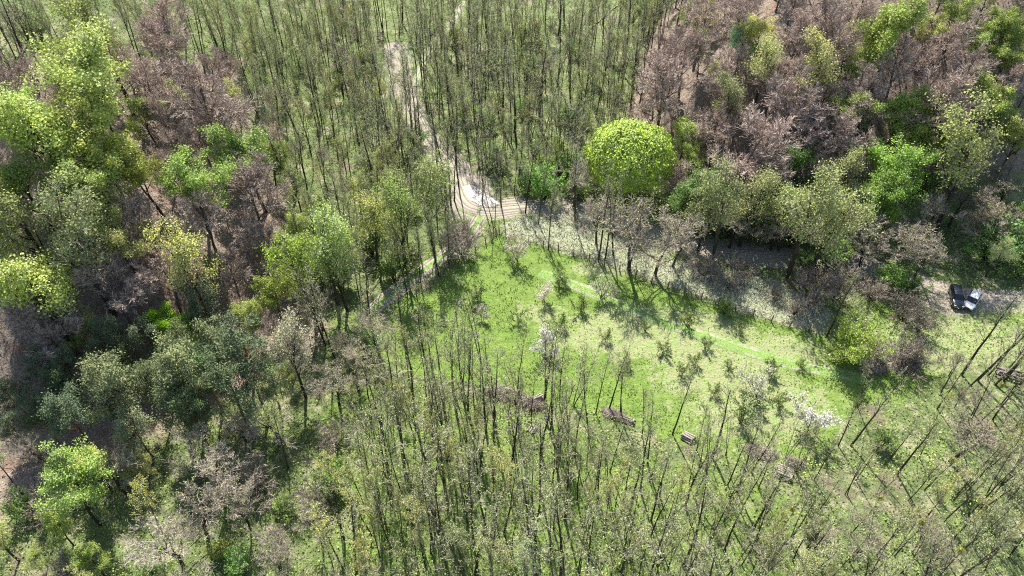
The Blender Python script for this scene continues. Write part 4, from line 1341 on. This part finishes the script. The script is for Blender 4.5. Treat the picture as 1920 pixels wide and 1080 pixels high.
def loft(G, secs, mi=0, cap=True):
    k = len(secs[0]); V_ = np.concatenate([np.array(s_, float) for s_ in secs])
    F_ = []
    for i in range(len(secs) - 1):
        for j in range(k):
            F_.append((i * k + j, i * k + (j + 1) % k, (i + 1) * k + (j + 1) % k, (i + 1) * k + j))
    if cap:
        for base, fl in ((0, 1), ((len(secs) - 1) * k, 0)):
            for j in range(1, k // 2):
                q = (base + j - 1, base + j, base + k - 1 - j, base + (k - j) % k if j > 1 else base)
                F_.append(q if False else ((base + j, base + j + 1 if j + 1 < k - j else base + j, base + k - j, base + k - j) if False else (base + j, base + j, base, base)))
    G.add(V_, [f for f in F_ if len(set(f)) == 4], mi)


def sect(xp, hw, zb, zt, r=.12):
    return [(xp, -hw + r * .6, zb), (xp, hw - r * .6, zb), (xp, hw, zb + r), (xp, hw * 1.0, zt - r * 1.2), (xp, hw - r * .5, zt - r * .3), (xp, hw - r * 1.6, zt), (xp, -hw + r * 1.6, zt),
            (xp, -hw + r * .5, zt - r * .3), (xp, -hw, zt - r * 1.2), (xp, -hw, zb + r)]


def car(px, py, rz, pm, label, Lc=3.9, Wc=1.66, Hc=1.52):
    x, y = at(px, py); z = float(height(x, y)) + .12
    r = thing('parked_car', (x, y, z), label, 'car', 'cars parked beside the dirt road', rz)
    a, hw = Lc / 2, Wc / 2
    G = Geo()  # front is +x
    secs = [sect(-a, hw * .84, .42, .88), sect(-a + .06, hw * .93, .34, 1.0), sect(-a + .5, hw, .28, 1.04), sect(-.3, hw, .26, 1.02), sect(a * .42, hw, .26, .98), sect(a * .72, hw * .98, .28, .93),
            sect(a - .18, hw * .93, .32, .84), sect(a - .03, hw * .84, .38, .72)]
    loft(G, secs, cap=False)
    for sgn, s_ in ((1, secs[-1]), (-1, secs[0])):
        s_ = np.array(s_); G.add(s_, [(0, 1, 2, 9), (9, 2, 3, 8), (8, 3, 4, 7), (7, 4, 5, 6)])
    link('body', G.build('car_body', [pm]), r)
    G = Geo(); hc = hw - .06
    xf, xb = a * .45, -a + .1
    prof = [(xb, 1.0, hc, 1.0), (xb + .22, Hc - .06, hc - .17, 0), (xb + .5, Hc, hc - .2, 0), (-.1, Hc + .01, hc - .2, 0), (xf - .62, Hc - .05, hc - .17, 0)]
    roof = [[(p_[0], -p_[2], p_[1] - .05), (p_[0], -p_[2] + .12, p_[1]), (p_[0], p_[2] - .12, p_[1]), (p_[0], p_[2], p_[1] - .05)] for p_ in prof[1:]]
    V_ = np.array(roof).reshape(-1, 3)
    G.add(V_, [(i * 4 + j, i * 4 + j + 1, i * 4 + 5 + j, i * 4 + 4 + j) for i in range(3) for j in range(3)])
    for s_ in (-1, 1):
        for (xa, xc) in ((xb + .22, xb + .02), (-.15, -.15), (xf - .62, xf + .05)):   # pillars
            G.add([(xa - .05, s_ * (hc - .17), Hc - .06), (xa + .05, s_ * (hc - .17), Hc - .06), (xc + .06, s_ * (hc + .012), 1.0), (xc - .06, s_ * (hc + .012), 1.0)], [(0, 1, 2, 3)])
    link('roof', G.build('car_roof', [pm]), r)

    def pane(name, q):
        G = Geo(); G.add(q, [(0, 1, 2, 3)]); q2 = np.array(q) - np.array([0, 0, .012]); G.add(q2, [(3, 2, 1, 0)])
        link(name, G.build(name, [M_GLASS]), r)
    pane('windscreen', [(xf + .06, -hc + .06, .99), (xf + .06, hc - .06, .99), (xf - .6, hc - .22, Hc - .07), (xf - .6, -hc + .22, Hc - .07)])
    pane('rear_window', [(xb, -hc + .1, 1.02), (xb, hc - .1, 1.02), (xb + .21, hc - .24, Hc - .09), (xb + .21, -hc + .24, Hc - .09)])
    for s_ in (-1, 1):
        pane('side_window', [(xf - .04, s_ * (hc), .99), (-.1, s_ * (hc), 1.0), (-.1, s_ * (hc - .18), Hc - .08), (xf - .6, s_ * (hc - .18), Hc - .09)])
        pane('side_window', [(-.2, s_ * hc, 1.0), (xb + .1, s_ * hc, 1.02), (xb + .3, s_ * (hc - .18), Hc - .1), (-.2, s_ * (hc - .18), Hc - .08)])
        G = Geo(); G.box((xf - .1, s_ * (hw + .08), 1.05), (.12, .18, .14)); link('wing_mirror', G.build('wing_mirror', [M_TRIM]), r)
        G = Geo(); G.box((a - .07, s_ * (hw - .30), .70), (.12, .30, .15)); link('headlight', G.build('headlight', [M_LAMP]), r)
        G = Geo(); G.box((-a + .03, s_ * (hw - .22), .84), (.06, .16, .26)); link('tail_light', G.build('tail_light', [M_TAIL]), r)
        for xw in (-a + .72, a - .74):
            wr = bpy.data.objects.new('wheel', None)
            G = Geo(); th = np.arange(14) / 14 * 6.283
            rings = [(.31, 0), (.33, .03), (.33, .17), (.31, .2), (.2, .2)]
            V_ = np.array([(np.cos(t_) * rr_, s_ * yy_, np.sin(t_) * rr_) for rr_, yy_ in rings for t_ in th])
            G.add(V_, [(i * 14 + j, i * 14 + (j + 1) % 14, (i + 1) * 14 + (j + 1) % 14, (i + 1) * 14 + j) for i in range(4) for j in range(14)])
            t0 = link('wheel', G.build('wheel', [M_TYRE]), r, (xw, s_ * (hw - .17), .33))
            G = Geo(); V_ = [(0, s_ * .17, 0)] + [(math.cos(t_) * .2, s_ * .19, math.sin(t_) * .2) for t_ in th]
            me = mesh('rim', V_, [(0, 1 + j, 1 + (j + 1) % 14) for j in range(14)], [M_RIM])
            link('rim', me, t0)
            bpy.data.objects.remove(wr)
    G = Geo(); G.box((a - .01, 0, .56), (.06, Wc * .5, .14)); G.box((a - .02, 0, .42), (.1, Wc * .85, .1)); link('grille', G.build('grille', [M_TRIM]), r)
    G = Geo(); G.box((a * .42, 0, .985), (.05, Wc * .8, .02)); link('wiper_cowl', G.build('wiper_cowl', [M_TRIM]), r)


car(1818, 570, math.atan2(-.74, -.67), paint('white_paint', (.8, .8, .79)), 'white car parked nose down to the left, right of the black car')
car(1790, 563, math.atan2(-.97, -.25), paint('black_paint', (.012, .014, .022)), 'black car parked beside the dirt road, left of the white car', 4.3)

# mistletoe balls high in the crowns at the lower right
hosts = [p for p in PLACED if p['kind'] in ('slender_tree', 'forked_tree') and 1480 < p['px'] < 1900 and 640 < p['py'] < 1040]
hosts = [hosts[int(i)] for i in np.linspace(0, len(hosts) - 1, 7)] if len(hosts) >= 7 else hosts
hosts.sort(key=lambda p: p['px'])
G = Geo(); T2 = Geo()
d_ = nrm(rng.normal(size=(420, 3))); G.cards(d_ * rng.uniform(.1, .42, (420, 1)), .12, np.zeros(3), .8, mi=0)
mm1 = G.build('mistletoe_leaves', [M_LEAF])
d_ = nrm(rng.normal(size=(60, 3))); T2.tubes(*grow(np.zeros((60, 3)), d_, np.full(60, .4), np.full(60, .012), 2, 0, .1), 1)
mm2 = T2.build('mistletoe_stems', [M_TWIG])
for i, p in enumerate(hosts):
    pr = PROTO[p['kind']][p['k']]; hh = pr['h'] * p['s'] * .72
    M = Matrix.Rotation(p['tilt'][1], 4, 'Y') @ Matrix.Rotation(p['tilt'][0], 4, 'X')
    v_ = M @ Vector((0, 0, hh))
    o = thing('mistletoe_ball', (p['x'] + v_.x, p['y'] + v_.y, p['z'] + v_.z), ORD[i] + ' of the olive mistletoe balls in the lower right tree crowns', 'mistletoe', 'mistletoe balls in the lower right trees')
    k_ = link('foliage', mm1, o); k_.color = (.30, .31, .07, 1); link('stems', mm2, o)
print('PLACED', len(PLACED), Counter(p['kind'] for p in PLACED))
print('tris', sum(len(m_.polygons) for m_ in bpy.data.meshes) * 2, 'objects', len(bpy.data.objects))
